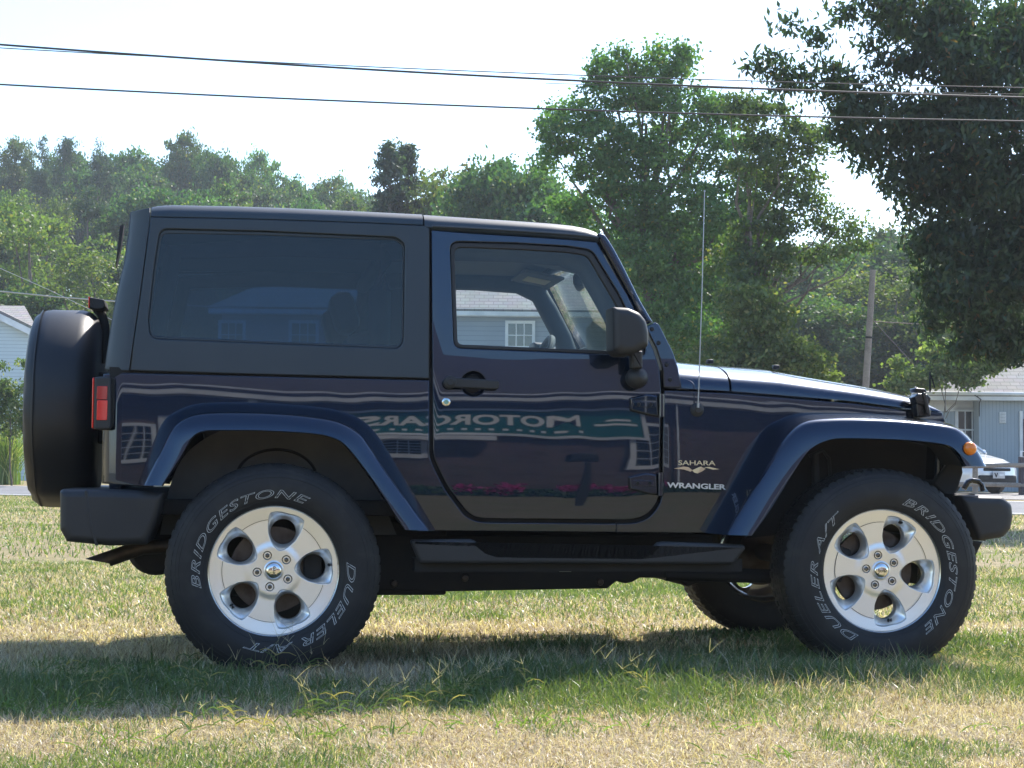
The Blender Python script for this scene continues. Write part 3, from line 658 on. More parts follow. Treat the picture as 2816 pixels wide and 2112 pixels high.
# --- front bumper with tow hook
fb = rpoly([(*at(p[0], p[1], -.80), r_) for p, r_ in (((2640,1362),.01),((2700,1364),.01),((2757,1365.5),.03),((2783,1386),.03),((2786.5,1420),.03),((2780,1455),.02),((2759,1478),.02),((2690.5,1489),.02),((2672,1440),.02))])
f_ = MB(); rings = []
for y, ins in ((-.815,.036),(-.815,.03),(-.812,.014),(-.80,.003),(-.78,0),(-.5,-.004),(.5,-.004),(.78,0),(.80,.003),(.812,.014),(.815,.03),(.815,.036)): rings.append([(x+.05*(1-(y/.8)**2)*.9, y, z) for x, z in shrink(fb, ins)])
f_.loft(rings, True, True, True); fbo = f_.build('front_bumper', PLAS, car, angle=50)
f2 = MB(); q = [at(*p, -.62) for p in [(2600,1358),(2660,1358),(2672,1400),(2690,1486),(2640,1480),(2600,1440)]]; f2.prism(q, -.70, .7, .006); f2.build('bumper_beam', BLK, fbo)
th = MB(); th.tube([at3(*p, -.40) for p in [(2650,1345),(2662,1325),(2672,1321),(2690,1324),(2700,1334),(2703,1350)]], .012, 10); th.build('tow_hook', mat('gloss_black_steel', (.014,.014,.015), .25, coat=.3), car)
ad = MB(); ad.prism([at(*p, -.5) for p in [(2600,1480),(2690,1488),(2670,1530),(2640,1600),(2600,1620)]], -.55, .55, .01); ad.build('air_dam', BLK, car)
# --- side step, sill shadow, frame and skid
sp_ = [(1126.5,1484.6,.01),(1297,1483,.02),(1314,1493,.015),(1339,1513,.02),(1366,1521.5,.02),(1764,1527,.02),(1790,1513.5,.015),(1810,1492,.015),(1826.6,1489.8,.02),(2046.9,1497.7,.01),(2049,1510,.01),(2015,1552.7,.02),(1155,1550,.02)]
q = rpoly([(*at(p[0], p[1], -.875), p[2]) for p in sp_]); s_ = MB(); s_.prism(q, -.885, -.83, .014, 4); sto = s_.build('side_step', PLAS, car, angle=50)
zt_ = at(1550, 1524, -.875)[1]; xa_, xb_ = at(1330, 1500, -.80)[0], at(1795, 1500, -.80)[0]
s2 = MB(); s2.box(((xa_+xb_)/2, -.80, zt_-.012), (xb_-xa_+.06, .13, .02), bev=.004)
for k in range(46):
    for j in range(3): s2.box((xa_+.05+k*(xb_-xa_-.1)/45, -.845+j*.035, zt_-.001), (.012, .014, .006))
s2.build('step_tread', PLAS, sto)
xa2, xb2 = at(1140, 1500, -.80)[0], at(2035, 1500, -.80)[0]
s3 = MB(); s3.box(((xa2+xb2)/2, -.775, zt_-.045), (xb2-xa2, .11, .05)); s3.build('step_bracket', BLK, sto); mirror(sto, car)
fr = MB(); q = [at(p[0], p[1], -.45) for p in [(1000,1470),(1960,1475),(1960,1590),(1889,1612),(1858,1589.5),(1758,1588.5),(1738,1600),(1721,1604),(1708,1602),(1695,1597),(1669,1618),(1540,1620),(1234,1626),(1040,1623.5),(1000,1610)]]
fr.prism(q, -.46, .46, .006); fro = fr.build('frame_and_skid_plate', BLK, car)
t_ = MB(); q = [at(p[0], p[1], -.462) for p in [(1538,1558.5),(1570.5,1558.5),(1570.5,1572),(1538,1572)]]; t_.prism(q, -.464, -.45); t_.build('frame_label', CREAM, fro)
for p in [(1083,1604.5),(1278,1589),(1649,1600),(1922,1588)]:
    b_ = MB(); x, z = at(*p, -.46); b_.lathe([(0,-.022),(.012,-.02),(.016,-.01),(.016,.01)], 10, 'Y', (x, -.46, z)); b_.build('bolt', STEEL, fro)
for a_, b_ in ((at3(1830,1578,-.46), at3(2130,1585,-.5)), (at3(1040,1600,-.46), at3(800,1590,-.5))): MB().tube([a_, b_], .03, 10).build('control_arm', BLK, car)
# --- floor, firewall, dash, seats, roll bar, wheel, inside mirror
for nm_, c_, d_b in (('floor_pan', (-.55, 0, .63), (2.3, 1.40, .06)), ('firewall', (.62, 0, .88), (.08, 1.3, .44)), ('fuel_tank', (-1.0, 0, .42), (1.0, .9, .3)), ('engine_block', (1.15, 0, .82), (1.0, .84, .30))): MB().box(c_, d_b, bev=.01).build(nm_, BLK, car)
ds = MB(); ds.prism(rpoly([(.10,1.0),(.12,1.13),(.17,1.185),(.42,1.20),(.42,.9),(.16,.85)], .03), -.68, .68, .02); ds.build('dashboard', INT, car)
for s in (-1, 1):
    st_ = MB(); st_.box((-.47, s*.36, .78), (.52, .50, .18), bev=.05); sb = Matrix.Rotation(R(-17), 3, 'Y'); st_.box((-.80, s*.36, 1.07), (.15, .48, .56), sb, .05); st_.box((-.93, s*.36, 1.43), (.10, .27, .17), sb, .04); st_.build('seat', INT, car)
rs = MB(); rs.box((-1.25, 0, .85), (.45, 1.0, .15), bev=.04); rs.box((-1.47, 0, 1.08), (.13, 1.0, .42), Matrix.Rotation(R(-14), 3, 'Y'), .04); rs.build('rear_seat', INT, car)
rbm = MB()
for s in (-1, 1):
    rbm.tube([(-.80, s*.61, .8), (-.80, s*.60, 1.5), (-.78, s*.57, 1.66), (-.6, s*.56, 1.685), (-.25, s*.56, 1.685), (-.05, s*.56, 1.675), (.05, s*.565, 1.63), (.10, s*.575, 1.55), (.17, s*.585, 1.425), (.28, s*.62, 1.15)], .046, 12)
    rbm.tube([(-.80, s*.575, 1.67), (-1.2, s*.575, 1.675), (-1.62, s*.575, 1.64), (-1.72, s*.58, 1.1)], .04, 12)
rbm.tube([(-.79, -.57, 1.645), (-.79, .57, 1.645)], .034, 12); rbm.build('roll_bar', INT, car)
hl_ = MB(); hl_.box((-.85, 0, 1.715), (1.75, 1.24, .012)); hl_.build('headliner', HEADL, car)
swh = MB(); wc = np.array([-.0, .37, 1.235]); ax1 = np.array([0, 1, 0]); tilt = R(24); ax2 = np.array([math.sin(tilt)*1, 0, math.cos(tilt)])
swh.loft([[wc+(.185+.0165*math.cos(b))*(math.cos(a)*ax1+math.sin(a)*ax2)+.0165*math.sin(b)*np.cross(ax1, ax2) for b in np.linspace(0, 2*math.pi, 10, endpoint=False)] for a in np.linspace(0, 2*math.pi, 48, endpoint=False)], True, ring_closed=True)
swh.box(wc, (.05, .15, .13), Matrix.Rotation(R(-24), 3, 'Y'), .02); swh.box(wc, (.03, .34, .03)); swh.tube([wc, wc+np.array([.3, 0, -.1])], .03, 10); swh.build('steering_wheel', INT, car)
mi = MB(); mpos = at3(1594, 776, -.02); mi.box(mpos, (.05, .23, .062), Matrix.Rotation(R(-14), 3, 'Z'), .018); mi.tube([mpos+np.array([.02,0,.0]), mpos+np.array([.07,0,.05]), mpos+np.array([.11,0,.055])], .008, 8); mi.build('rear_view_mirror', PLAS, car)
for yy_ in (-.34, .34): vio = MB().box((-.0, yy_, 1.675), (.19, .44, .014), Matrix.Rotation(R(10), 3, 'Y'), .005).build('sun_visor', HEADL, car)
vl = MB(); vl.box((-.005, .31, 1.666), (.11, .16, .003), Matrix.Rotation(R(10), 3, 'Y')); vl.build('visor_label', CREAM, vio)

# ------------------------------------------------------------------ wheels
RR = .2467
def polar(r, deg): return (r*math.sin(R(deg)), r*math.cos(R(deg)))
whl = empty('wheel', (0,0,0), car)
tprof = [(.236,-.092),(.247,-.104),(.252,-.112),(.262,-.117),(.285,-.1265),(.31,-.130),(.335,-.1285),(.352,-.125),(.362,-.1235),(.374,-.1175),(.384,-.112),(.388,-.111),(.398,-.102),(.4035,-.094),(.4045,-.06),(.4075,-.05),(.4075,.05),(.4045,.06),(.4035,.094),(.398,.102),(.374,.1175),(.335,.1285),(.262,.117),(.247,.104),(.236,.09)]
def ysid(r): return float(np.interp(r, [p[0] for p in tprof[1:14]], [p[1] for p in tprof[1:14]]))
ty = MB(); ty.lathe(tprof, 128, 'Y')
NL = 66
for k in range(NL):
    t0 = k/NL*2*math.pi; wd = 2*math.pi/NL*(.60 if k % 2 else .68)
    for sgn in (-1, 1):
        tt = t0+(0 if sgn < 0 else math.pi/NL)
        rings = []
        for (r_, y_) in ((.385,-.1135),(.399,-.1045),(.4085,-.092),(.4105,-.060),(.404,-.055)):
            rings.append([(r_*math.sin(tt+q), sgn*-1*y_*-1 if False else (y_ if sgn < 0 else -y_), r_*math.cos(tt+q)) for q in (0, wd*.5, wd)])
        lo = [[(p[0]*.972, p[1]*.93, p[2]*.972) for p in r] for r in rings]
        full = [rings[i]+lo[i][::-1] for i in range(5)]; ty.loft(full, True, True, True)
    for yc in (-.028, .0, .028):
        tt = t0+yc*3; ty.loft([[(r_*math.sin(tt+q), yc+e, r_*math.cos(tt+q)) for q, e in ((0,-.011),(wd*.9,-.011),(wd*1.05,.011),(wd*.15,.011))] for r_ in (.400, .4105)], True, False, True)
for rr_ in (.2665, .356, .369):
    y_ = ysid(rr_); ty.lathe([(rr_-.0016, y_+.0006), (rr_-.0006, y_-.0012), (rr_+.0006, y_-.0012), (rr_+.0016, y_+.0006)], 128, 'Y')
tyo = ty.build('tyre', RUB, whl, angle=32)
pk = [(-.272,.863),(0,.905),(.272,.863),(.262,.72),(.236,.60),(.165,.453),(.075,.352),(.015,.312),(-.045,.335),(-.110,.385),(-.175,.46),(-.240,.60),(-.268,.74)]
pkr = [(a*RR, b*RR, c) for (a, b), c in zip(pk, (.012,.05,.012,.05,.05,.04,.015,.012,.015,.03,.04,.05,.05))]
pk0 = rpoly(pkr, .01, 5)
def rotp(pts, deg):
    c, s = math.cos(R(deg)), math.sin(R(deg)); return [(x*c+z*s, -x*s+z*c) for x, z in pts]
def yrim(x, z):
    r = math.hypot(x, z)/RR
    y = -.093+.010*(1-min(r, .79)/.79)-.0055*sstep(.47, .34, r)
    if r > .79: y += -.0075*((r-.79)/.195)
    return y
NP = 60
def pocket_ring(poly):
    p = np.array(poly); c = np.array([0, .61*RR]); th = np.arctan2(p[:, 0]-c[0], p[:, 1]-c[1]); rr = np.hypot(*(p-c).T); o = np.argsort(th); th = th[o]; rr = rr[o]
    q = np.linspace(-math.pi, math.pi, NP, endpoint=False); r_ = np.interp(q, np.r_[th[-1]-2*math.pi, th, th[0]+2*math.pi], np.r_[rr[-1], rr, rr[0]])
    return q, r_
qq, rro = pocket_ring(pk0)
outl = [(RR*.61*0+rro[i]*math.sin(qq[i]), .61*RR+rro[i]*math.cos(qq[i])) for i in range(NP)]
circ = [polar(RR*.985, a) for a in np.linspace(0, 360, 96, endpoint=False)]
rimo = panel('rim', circ, [rotp(outl, 13.3+72*k) for k in range(5)], yrim, SILV, whl, th=.008, r=.0022, grid=.0075)
rm = MB()
for k in range(5):
    rings = []
    for f, y in ((-.012,-.0935),(0,-.0915),(.18,-.085),(.42,-.0745),(.68,-.064),(.9,-.057),(1.0,-.052),(1.0,-.02)):
        ring = []
        for i in range(NP):
            r_ = rro[i]*(1-f)+.196*RR*f; x, z = r_*math.sin(qq[i]), .61*RR+r_*math.cos(qq[i])
            yy = y
            if f < .1: yy = yrim(x, z)+(.002 if f < 0 else .0055)
            elif f < .5: yy = max(y*.5+(yrim(x, z)+.010)*.5, yrim(x, z)+.007)
            (xr_, zr_), = rotp([(x, z)], 13.3+72*k); ring.append((xr_, yy, zr_))
        rings.append(ring)
    rm.loft(rings, True)
pko = rm.build('rim_pocket', SILV, whl, angle=60)
lp = MB(); lp.lathe([(.982*RR,-.099),(.992*RR,-.1055),(1.003*RR,-.1075),(1.012*RR,-.105),(1.008*RR,-.098),(.975*RR,-.075),(.93*RR,-.06),(.90*RR,-.04),(.90*RR,.07),(.98*RR,.10),(1.0*RR,.105)], 96, 'Y'); lp.build('rim_barrel', SILVD, whl, angle=40)
for k in range(5):
    gv = MB()
    a0, a1 = 13.3+72*k+20.5, 13.3+72*k+72-20.5
    rr2 = []
    for r_ in (.787*RR, .793*RR): rr2.append([(r_*math.sin(R(a)), yrim(r_*math.sin(R(a)), r_*math.cos(R(a)))-.0028, r_*math.cos(R(a))) for a in np.linspace(a0, a1, 24)])
    rr2.append([(x, y+.004, z) for x, y, z in rr2[1]]); gv.loft(rr2, False); gv.build('rim_groove', BLK, whl)
cp = MB(); cp.lathe([(0,-.1055),(.016,-.105),(.026,-.1025),(.0305,-.098),(.032,-.09)], 36, 'Y'); cpo = cp.build('centre_cap', CHR, whl, angle=60)
cr_ = MB(); cr_.lathe([(.032,-.096),(.034,-.098),(.0375,-.0965),(.039,-.09)], 36, 'Y'); cr_.build('cap_ring', SILV, whl)
v, f = textmesh('Jeep', .021, extrude=.0004); v[:, 0] -= (v[:, 0].max()+v[:, 0].min())/2; v[:, 1] -= .006
clo = MB().add([(a, -.1062-c, b) for a, b, c in v], f).build('cap_lettering', BLK, whl)
lugs = []
for k in range(5):
    x, z = polar(.254*RR, 13.3-36.6+72*k); yq = yrim(x, z)
    lg = MB(); lg.lathe([(.0165,-.0004),(.0172,-.0022),(.0150,-.0018),(.0135,-.001),(.0125,.004)], 24, 'Y', (x, yq, z)); lg.lathe([(0,-.013),(.005,-.0128),(.0082,-.010),(.0095,-.004),(.0095,.004)], 6, 'Y', (x, yq, z)); lugs.append(lg.build('lug_nut', mat('lug_metal', (.16,.16,.165), .25, .95) if k == 0 else bpy.data.materials['lug_metal'], whl, angle=25))
vs_ = MB(); x, z = polar(.853*RR, 84); vs_.lathe([(0,-.018),(.004,-.018),(.0055,-.012),(.0055,.01)], 12, 'Y', (x, -.088, z)); vso = vs_.build('valve_stem', BLK, whl)
dc = MB(); x, z = polar(.83*RR, 229)
# tiny off-road silhouette on one spoke pocket
for dxx, dzz, ww, hh in ((0,0,.018,.005),(-.003,.005,.008,.005),(-.006,-.004,.005,.005),(.006,-.004,.005,.005),(.009,.002,.004,.003)):
    (u, vv), = rotp([(dxx, dzz)], 42); dc.box((x+u, -.0772, z+vv), (ww, .003, hh), Matrix.Rotation(R(42), 3, 'Y'))
dco = dc.build('wheel_decal', BLK, whl)
def tyretext(s, a0, a1, r0, hgt, shear):
    v, f = textmesh(s, 1, outline=.0145, shear=shear, spacing=1.12)
    lo, hi = v.min(0), v.max(0); vs = []
    for p in v:
        u = (p[0]-lo[0])/(hi[0]-lo[0]); t = (p[1]-lo[1])/(hi[1]-lo[1]); r_ = r0+hgt*t; a = R(a0+(a1-a0)*u)
        vs.append((r_*math.sin(a), ysid(r_)-.0004-p[2]*.04-.0006, r_*math.cos(a)))
    return vs, f
for a_ in (('BRIDGESTONE', 256.5, 386), ('DUELER A/T', 83, 201.5)): MB().add(*tyretext(*a_, .2765, .0325, .32)).build('tyre_lettering', TLET, whl)
bd = MB(); bd.lathe([(0,.0),(.165,.0),(.166,.004),(.166,.020),(.165,.024),(0,.024)], 60, 'Y'); bd.lathe([(0,-.05),(.07,-.05),(.085,-.02),(.085,0)], 40, 'Y'); bdo = bd.build('brake_disc', STEEL, whl)
ca = MB(); ca.box((.15, .01, .03), (.07, .08, .14), bev=.012); cao = ca.build('brake_caliper', BLK, whl)
ZR = .395
whl.location = (-1.212, -.781, ZR)
def wheel_copy(x, y, rim, tyr, flip):
    w2 = whl.copy(); col.objects.link(w2); w2.parent = car; w2.location = (x, y, ZR)
    if flip: w2.scale = (1, -1, 1)
    for ch in whl.children:
        c = ch.copy(); col.objects.link(c); c.parent = w2
        n_ = ch.name.split('.')[0]
        if n_ in ('rim','rim_pocket','rim_groove','lug_nut','valve_stem','wheel_decal'): c.rotation_euler.y = R(rim)
        elif n_ in ('tyre','tyre_lettering'): c.rotation_euler.y = R(tyr)
        elif n_ in ('cap_lettering',): c.rotation_euler.y = R(-6)
        elif n_ == 'brake_caliper': c.rotation_euler.y = R(200)
    return w2
fw_ = wheel_copy(1.212, -.781, 11.6+216-72*3-72, 119.7, False)
wheel_copy(-1.212, .781, 30, 40, True); wheel_copy(1.212, .781, 50, 70, True)
clo.rotation_euler.y = R(-88)
for x in (-1.212, 1.212):
    axl = MB(); axl.tube([(x, -.72, ZR), (x, .72, ZR)], .042, 12); axl.lathe([(0,-.15),(.09,-.12),(.14,0),(.09,.12),(0,.15)], 20, 'Y', (x, .15, ZR)); axl.build('axle', BLK, car)
for x in (-1.32, 1.10):
    sh = MB(); sh.tube([(x, -.52, ZR), (x+.06, -.46, .92)], .028, 10); sh.build('shock_absorber', PLAS, car)

# ================================================================== GROUND, ROAD
def rdl(px, py, z): p = atz(px, py, z); return p
n0 = rdl(20, 1364, .10); n1 = rdl(2800, 1418, .10)          # near edge of the road
RM = (n1[1]-n0[1])/(n1[0]-n0[0]); RB = n0[1]-RM*n0[0]; RN = math.sqrt(1+RM*RM)
def tr_(x, y): return (y-(RM*x+RB))/RN                        # distance beyond the near road edge
def hill_amp(x, y):
    a = np.arctan2(np.asarray(x)-CX, np.asarray(y)-CY)         # bearing
    return np.interp(a, [-.30,-.12,.0,.12,.30,.5], [15.5,13.5,8,5,4.5,5])
def ss(a, b, x):
    t = np.clip((x-a)/(b-a), 0, 1); return t*t*(3-2*t)
def ground_h(x, y):
    x = np.asarray(x, float); y = np.asarray(y, float); t = tr_(x, y)
    h = .10*ss(-22, 0, t)+np.interp(t, [0, 6.5, 14, 40], [0, .14, .22, .30])
    h = h + hill_amp(x, y)*ss(75, 165, np.hypot(x-CX, y-CY))*(y > 0)
    near = (1-ss(8, 16, np.hypot(x-CX, y-CY)))
    h = h+.012*np.sin(1.3*x+.7*y)*np.sin(1.1*y-.4*x+1)*near*ss(0, 1.2, np.abs(np.abs(x)-1.2)+np.maximum(0, -y-1.3))
    return h
xs = np.unique(np.r_[np.linspace(-8, 9, 120), np.linspace(-40, 50, 90), np.linspace(-450, 500, 96)])
ys = np.unique(np.r_[np.linspace(-8, 12, 130), np.linspace(-40, 70, 110), np.linspace(-120, 700, 120)])
X, Y = np.meshgrid(xs, ys); Z = ground_h(X, Y)
nx, ny = len(xs), len(ys); idx = np.arange(nx*ny).reshape(ny, nx)
Fq = np.stack([idx[:-1, :-1], idx[:-1, 1:], idx[1:, 1:], idx[1:, :-1]], -1).reshape(-1, 4)
def npmesh(name, V, Fc, m, k=4, smooth=False, tint=None, parent=None):
    me = bpy.data.meshes.new(name); nv, nf = len(V), len(Fc)
    me.vertices.add(nv); me.vertices.foreach_set('co', np.ascontiguousarray(V, np.float32).ravel())
    me.loops.add(nf*k); me.loops.foreach_set('vertex_index', np.ascontiguousarray(Fc, np.int32).ravel())
    me.polygons.add(nf); me.polygons.foreach_set('loop_start', np.arange(0, nf*k, k, dtype=np.int32))
    if smooth: me.polygons.foreach_set('use_smooth', np.ones(nf, bool))
    if tint is not None:
        a = me.attributes.new('tint', 'FLOAT_COLOR', 'FACE'); a.data.foreach_set('color', np.c_[tint, np.ones(nf)].astype(np.float32).ravel())
    me.update(calc_edges=True); me.validate(); return link(name, me, m, parent)
def noisemat(name, layers, rough=.9, bump=None):
    """base colour from stacked noise layers: (scale, colour, lo, hi)"""
    m = mat(name, layers[0][1], rough, spec=.2); n = m.node_tree; b = n.nodes['Principled BSDF']; tc = n.nodes.new('ShaderNodeTexCoord'); last = None
    for (s, c, lo, hi) in layers:
        if last is None:
            last = n.nodes.new('ShaderNodeRGB').outputs[0]; last.default_value = (*c, 1); continue
        no = n.nodes.new('ShaderNodeTexNoise'); no.inputs['Scale'].default_value = s; no.inputs['Detail'].default_value = 7; no.inputs['Roughness'].default_value = .62; n.links.new(tc.outputs['Object'], no.inputs['Vector'])
        mr = n.nodes.new('ShaderNodeMapRange'); mr.inputs[1].default_value = lo; mr.inputs[2].default_value = hi; n.links.new(no.outputs['Fac'], mr.inputs[0])
        mx = n.nodes.new('ShaderNodeMixRGB'); mx.inputs[2].default_value = (*c, 1); n.links.new(mr.outputs[0], mx.inputs[0]); n.links.new(last, mx.inputs[1]); last = mx.outputs[0]
    n.links.new(last, b.inputs['Base Color'])
    if bump:
        no = n.nodes.new('ShaderNodeTexNoise'); no.inputs['Scale'].default_value = bump[0]; no.inputs['Detail'].default_value = 6; n.links.new(tc.outputs['Object'], no.inputs['Vector'])
        bu = n.nodes.new('ShaderNodeBump'); bu.inputs['Strength'].default_value = bump[1]; bu.inputs['Distance'].default_value = bump[2]
        n.links.new(no.outputs['Fac'], bu.inputs['Height']); n.links.new(bu.outputs[0], b.inputs['Normal'])
    return m
LAWN = noisemat('dry_lawn', [(0, (.27,.21,.125), 0, 1), (.55, (.19,.185,.07), .42, .62), (3.2, (.34,.275,.17), .5, .68), (22, (.15,.135,.055), .5, .7), (90, (.40,.335,.21), .55, .75)], bump=(60, .8, .03))
gr_o = npmesh('ground', np.c_[X.ravel(), Y.ravel(), Z.ravel()], Fq, LAWN, smooth=True); tag(gr_o, kind='structure')
ASPH = noisemat('pale_asphalt', [(0, (.16,.165,.175), 0, 1), (.8, (.20,.20,.205), .4, .65), (14, (.12,.12,.125), .5, .72), (120, (.24,.24,.24), .55, .75)], bump=(200, .4, .004))
rx = np.linspace(-130, 130, 131); rows = []
def road_strip(name, t0, t1, dz, m, nt_=6):
    V = []; 
    for t in np.linspace(t0, t1, nt_):
        yy = RM*rx+RB+t*RN; V.append(np.c_[rx, yy, ground_h(rx, yy)+dz])
    V = np.concatenate(V); n = len(rx); ix = np.arange(n*nt_).reshape(nt_, n)
    return npmesh(name, V, np.stack([ix[:-1, :-1], ix[:-1, 1:], ix[1:, 1:], ix[1:, :-1]], -1).reshape(-1, 4), m, smooth=True)
tag(road_strip('road', 0, 6.5, .02, ASPH), kind='structure')
WLINE = mat('road_paint', (.72,.72,.70), .7, var=(6, (.5,.5,.5), .5, .8))
tag(road_strip('road_edge_line', .28, .42, .026, WLINE, 2), kind='structure'); tag(road_strip('road_edge_line', 6.05, 6.19, .026, WLINE, 2), kind='structure')
GRAV = noisemat('driveway_gravel', [(0, (.27,.255,.24), 0, 1), (1.1, (.20,.19,.18), .4, .65), (30, (.36,.34,.32), .5, .7)], bump=(60, .7, .02))
# driveway in front of the right-hand house
dq = []
for px, t in ((2380, 8.4), (3300, 8.4), (3500, 16.5), (2300, 16.5)):
    d = ray(px, 1330); k = np.linspace(20, 90, 400); P = CAM+np.outer(k, d); i = np.argmin(np.abs(tr_(P[:, 0], P[:, 1])-t)); dq.append((P[i, 0], P[i, 1]))
gxy = []
for a in np.linspace(0, 1, 14):
    for b in np.linspace(0, 1, 10):
        p = (np.array(dq[0])*(1-a)+np.array(dq[1])*a)*(1-b)+(np.array(dq[3])*(1-a)+np.array(dq[2])*a)*b; gxy.append(p)
gxy = np.array(gxy); ix = np.arange(140).reshape(14, 10)
tag(npmesh('driveway', np.c_[gxy, ground_h(gxy[:, 0], gxy[:, 1])+.012], np.stack([ix[:-1, :-1], ix[1:, :-1], ix[1:, 1:], ix[:-1, 1:]], -1).reshape(-1, 4), GRAV, smooth=True), kind='structure')
def on_ground(px, D):
    p = atd(px, 1320, D); return np.array([p[0], p[1], float(ground_h(p[0], p[1]))])

# ================================================================== GRASS
def vnoise(x, y, s, seed):
    r = np.random.default_rng(seed); T = r.random((64, 64)); u = x*s; v = y*s; i = np.floor(u).astype(int); j = np.floor(v).astype(int); fu = u-i; fv = v-j
    fu = fu*fu*(3-2*fu); fv = fv*fv*(3-2*fv); g = lambda a, b: T[a % 64, b % 64]
    return (g(i, j)*(1-fu)+g(i+1, j)*fu)*(1-fv)+(g(i, j+1)*(1-fu)+g(i+1, j+1)*fu)*fv
def fbm(x, y, s, seed): return .55*vnoise(x, y, s, seed)+.3*vnoise(x, y, s*2.3, seed+1)+.15*vnoise(x, y, s*5.1, seed+2)
GR = leafmat('grass_blades', .35, .05, .4)
for n_ in GR.node_tree.nodes:
    if n_.type == 'MAP_RANGE': n_.inputs[3].default_value = n_.inputs[4].default_value = 1.05 if n_.inputs[4].default_value > 1 else .5
def blades(N, dmin, dmax, hmul, wmul, pw=1.0, wide=.40):
    u = rng.random(N); d = np.sqrt(dmin**2+(dmax**2-dmin**2)*u**pw)
    t = rng.uniform(-wide, wide, N)
    x = CX+d*(Fw[0]+t*R0[0]); y = CY+d*(Fw[1]+t*R0[1])
    k = (tr_(x, y) < -.15)
    return x[k], y[k], d[k]
VV = []; FF = []; CC = []; nb = 0
def grass_zone(N, dmin, dmax, hmul, wmul, pw=1.0):
    global nb
    x, y, d = blades(N, dmin, dmax, hmul, wmul, pw); n = len(x)
    gn = fbm(x, y, .55, 3); gn2 = fbm(x, y, 2.1, 9); tall = fbm(x, y, 1.5, 21)
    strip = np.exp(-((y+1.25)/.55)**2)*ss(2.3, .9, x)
    under = ss(1.1, .7, np.abs(y))*ss(2.2, 1.9, np.abs(x))  # grass beneath the car made greener and darker to deepen its shadow
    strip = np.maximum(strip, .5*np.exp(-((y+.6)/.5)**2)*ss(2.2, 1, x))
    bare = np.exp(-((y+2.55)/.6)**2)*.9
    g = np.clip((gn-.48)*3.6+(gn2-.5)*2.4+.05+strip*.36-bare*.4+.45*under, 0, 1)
    right = ss(.8, 1.6, x)*ss(-1.6, -2.4, y)*.3; g = np.clip(g-right+.30*ss(.9, 1.8, y)-.22*ss(-1.75, -2.1, y), 0, 1)
    isg = rng.random(n) < g*.80
    hh = (.014+.020*rng.random(n))*(1+.8*tall)*hmul
    hh = hh*(1+strip*(.6+2.0*rng.random(n)**2)*(.4+tall))*(1-.35*bare)
    lean = rng.normal(0, .55, (n, 2))*(1+1.2*(~isg))[:, None]
    a = rng.uniform(0, math.pi, n); wd = (.0007+.0010*rng.random(n))*wmul*(1+.5*isg)
    sx, sy = np.cos(a)*wd, np.sin(a)*wd; z = ground_h(x, y)-.004
    mx_, my_ = x+lean[:, 0]*hh*.35, y+lean[:, 1]*hh*.35; tx, ty_ = x+lean[:, 0]*hh*1.0, y+lean[:, 1]*hh*1.0
    dr_ = np.clip(1-.28*(lean**2).sum(1), .25, 1)
    V = np.stack([np.c_[x-sx, y-sy, z], np.c_[x+sx, y+sy, z], np.c_[mx_+sx*.8, my_+sy*.8, z+hh*.6*(.4+.6*dr_)], np.c_[mx_-sx*.8, my_-sy*.8, z+hh*.6*(.4+.6*dr_)], np.c_[tx+sx*.12, ty_+sy*.12, z+hh*dr_], np.c_[tx-sx*.12, ty_-sy*.12, z+hh*dr_]], 1)
    b = np.arange(n)*6+nb; FF.append(np.concatenate([np.c_[b, b+1, b+2, b+3], np.c_[b+3, b+2, b+4, b+5]])); VV.append(V.reshape(-1, 3)); nb += n*6
    r1 = rng.random(n)[:, None]; r2 = rng.random(n)[:, None]
    green = np.array([.085,.145,.036])*(1-r1)+np.array([.21,.26,.085])*r1
    blue = np.array([.055,.095,.050]); shade_mix = .45*np.maximum(strip, 1.3*under)[:, None]; green = green*(1-shade_mix)+blue*shade_mix;  # shadow tone mixed into the blades under and before the car
    dry = np.array([.42,.32,.215])*(1-r2)+np.array([.66,.565,.46])*r2
    brn = rng.random(n) < .18; dry[brn] = np.array([.22,.145,.075])
    c = np.where(isg[:, None], green, dry)*rng.uniform(.75, 1.2, (n, 1)); CC.append(np.r_[c, c])
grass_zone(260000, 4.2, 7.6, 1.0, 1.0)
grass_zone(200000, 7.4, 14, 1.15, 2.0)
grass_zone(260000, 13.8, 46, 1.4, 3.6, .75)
go = npmesh('grass', np.concatenate(VV), np.concatenate(FF), GR, tint=np.concatenate(CC)); tag(go, 'short half dry lawn grass of straw and green blades', 'grass', kind='stuff')
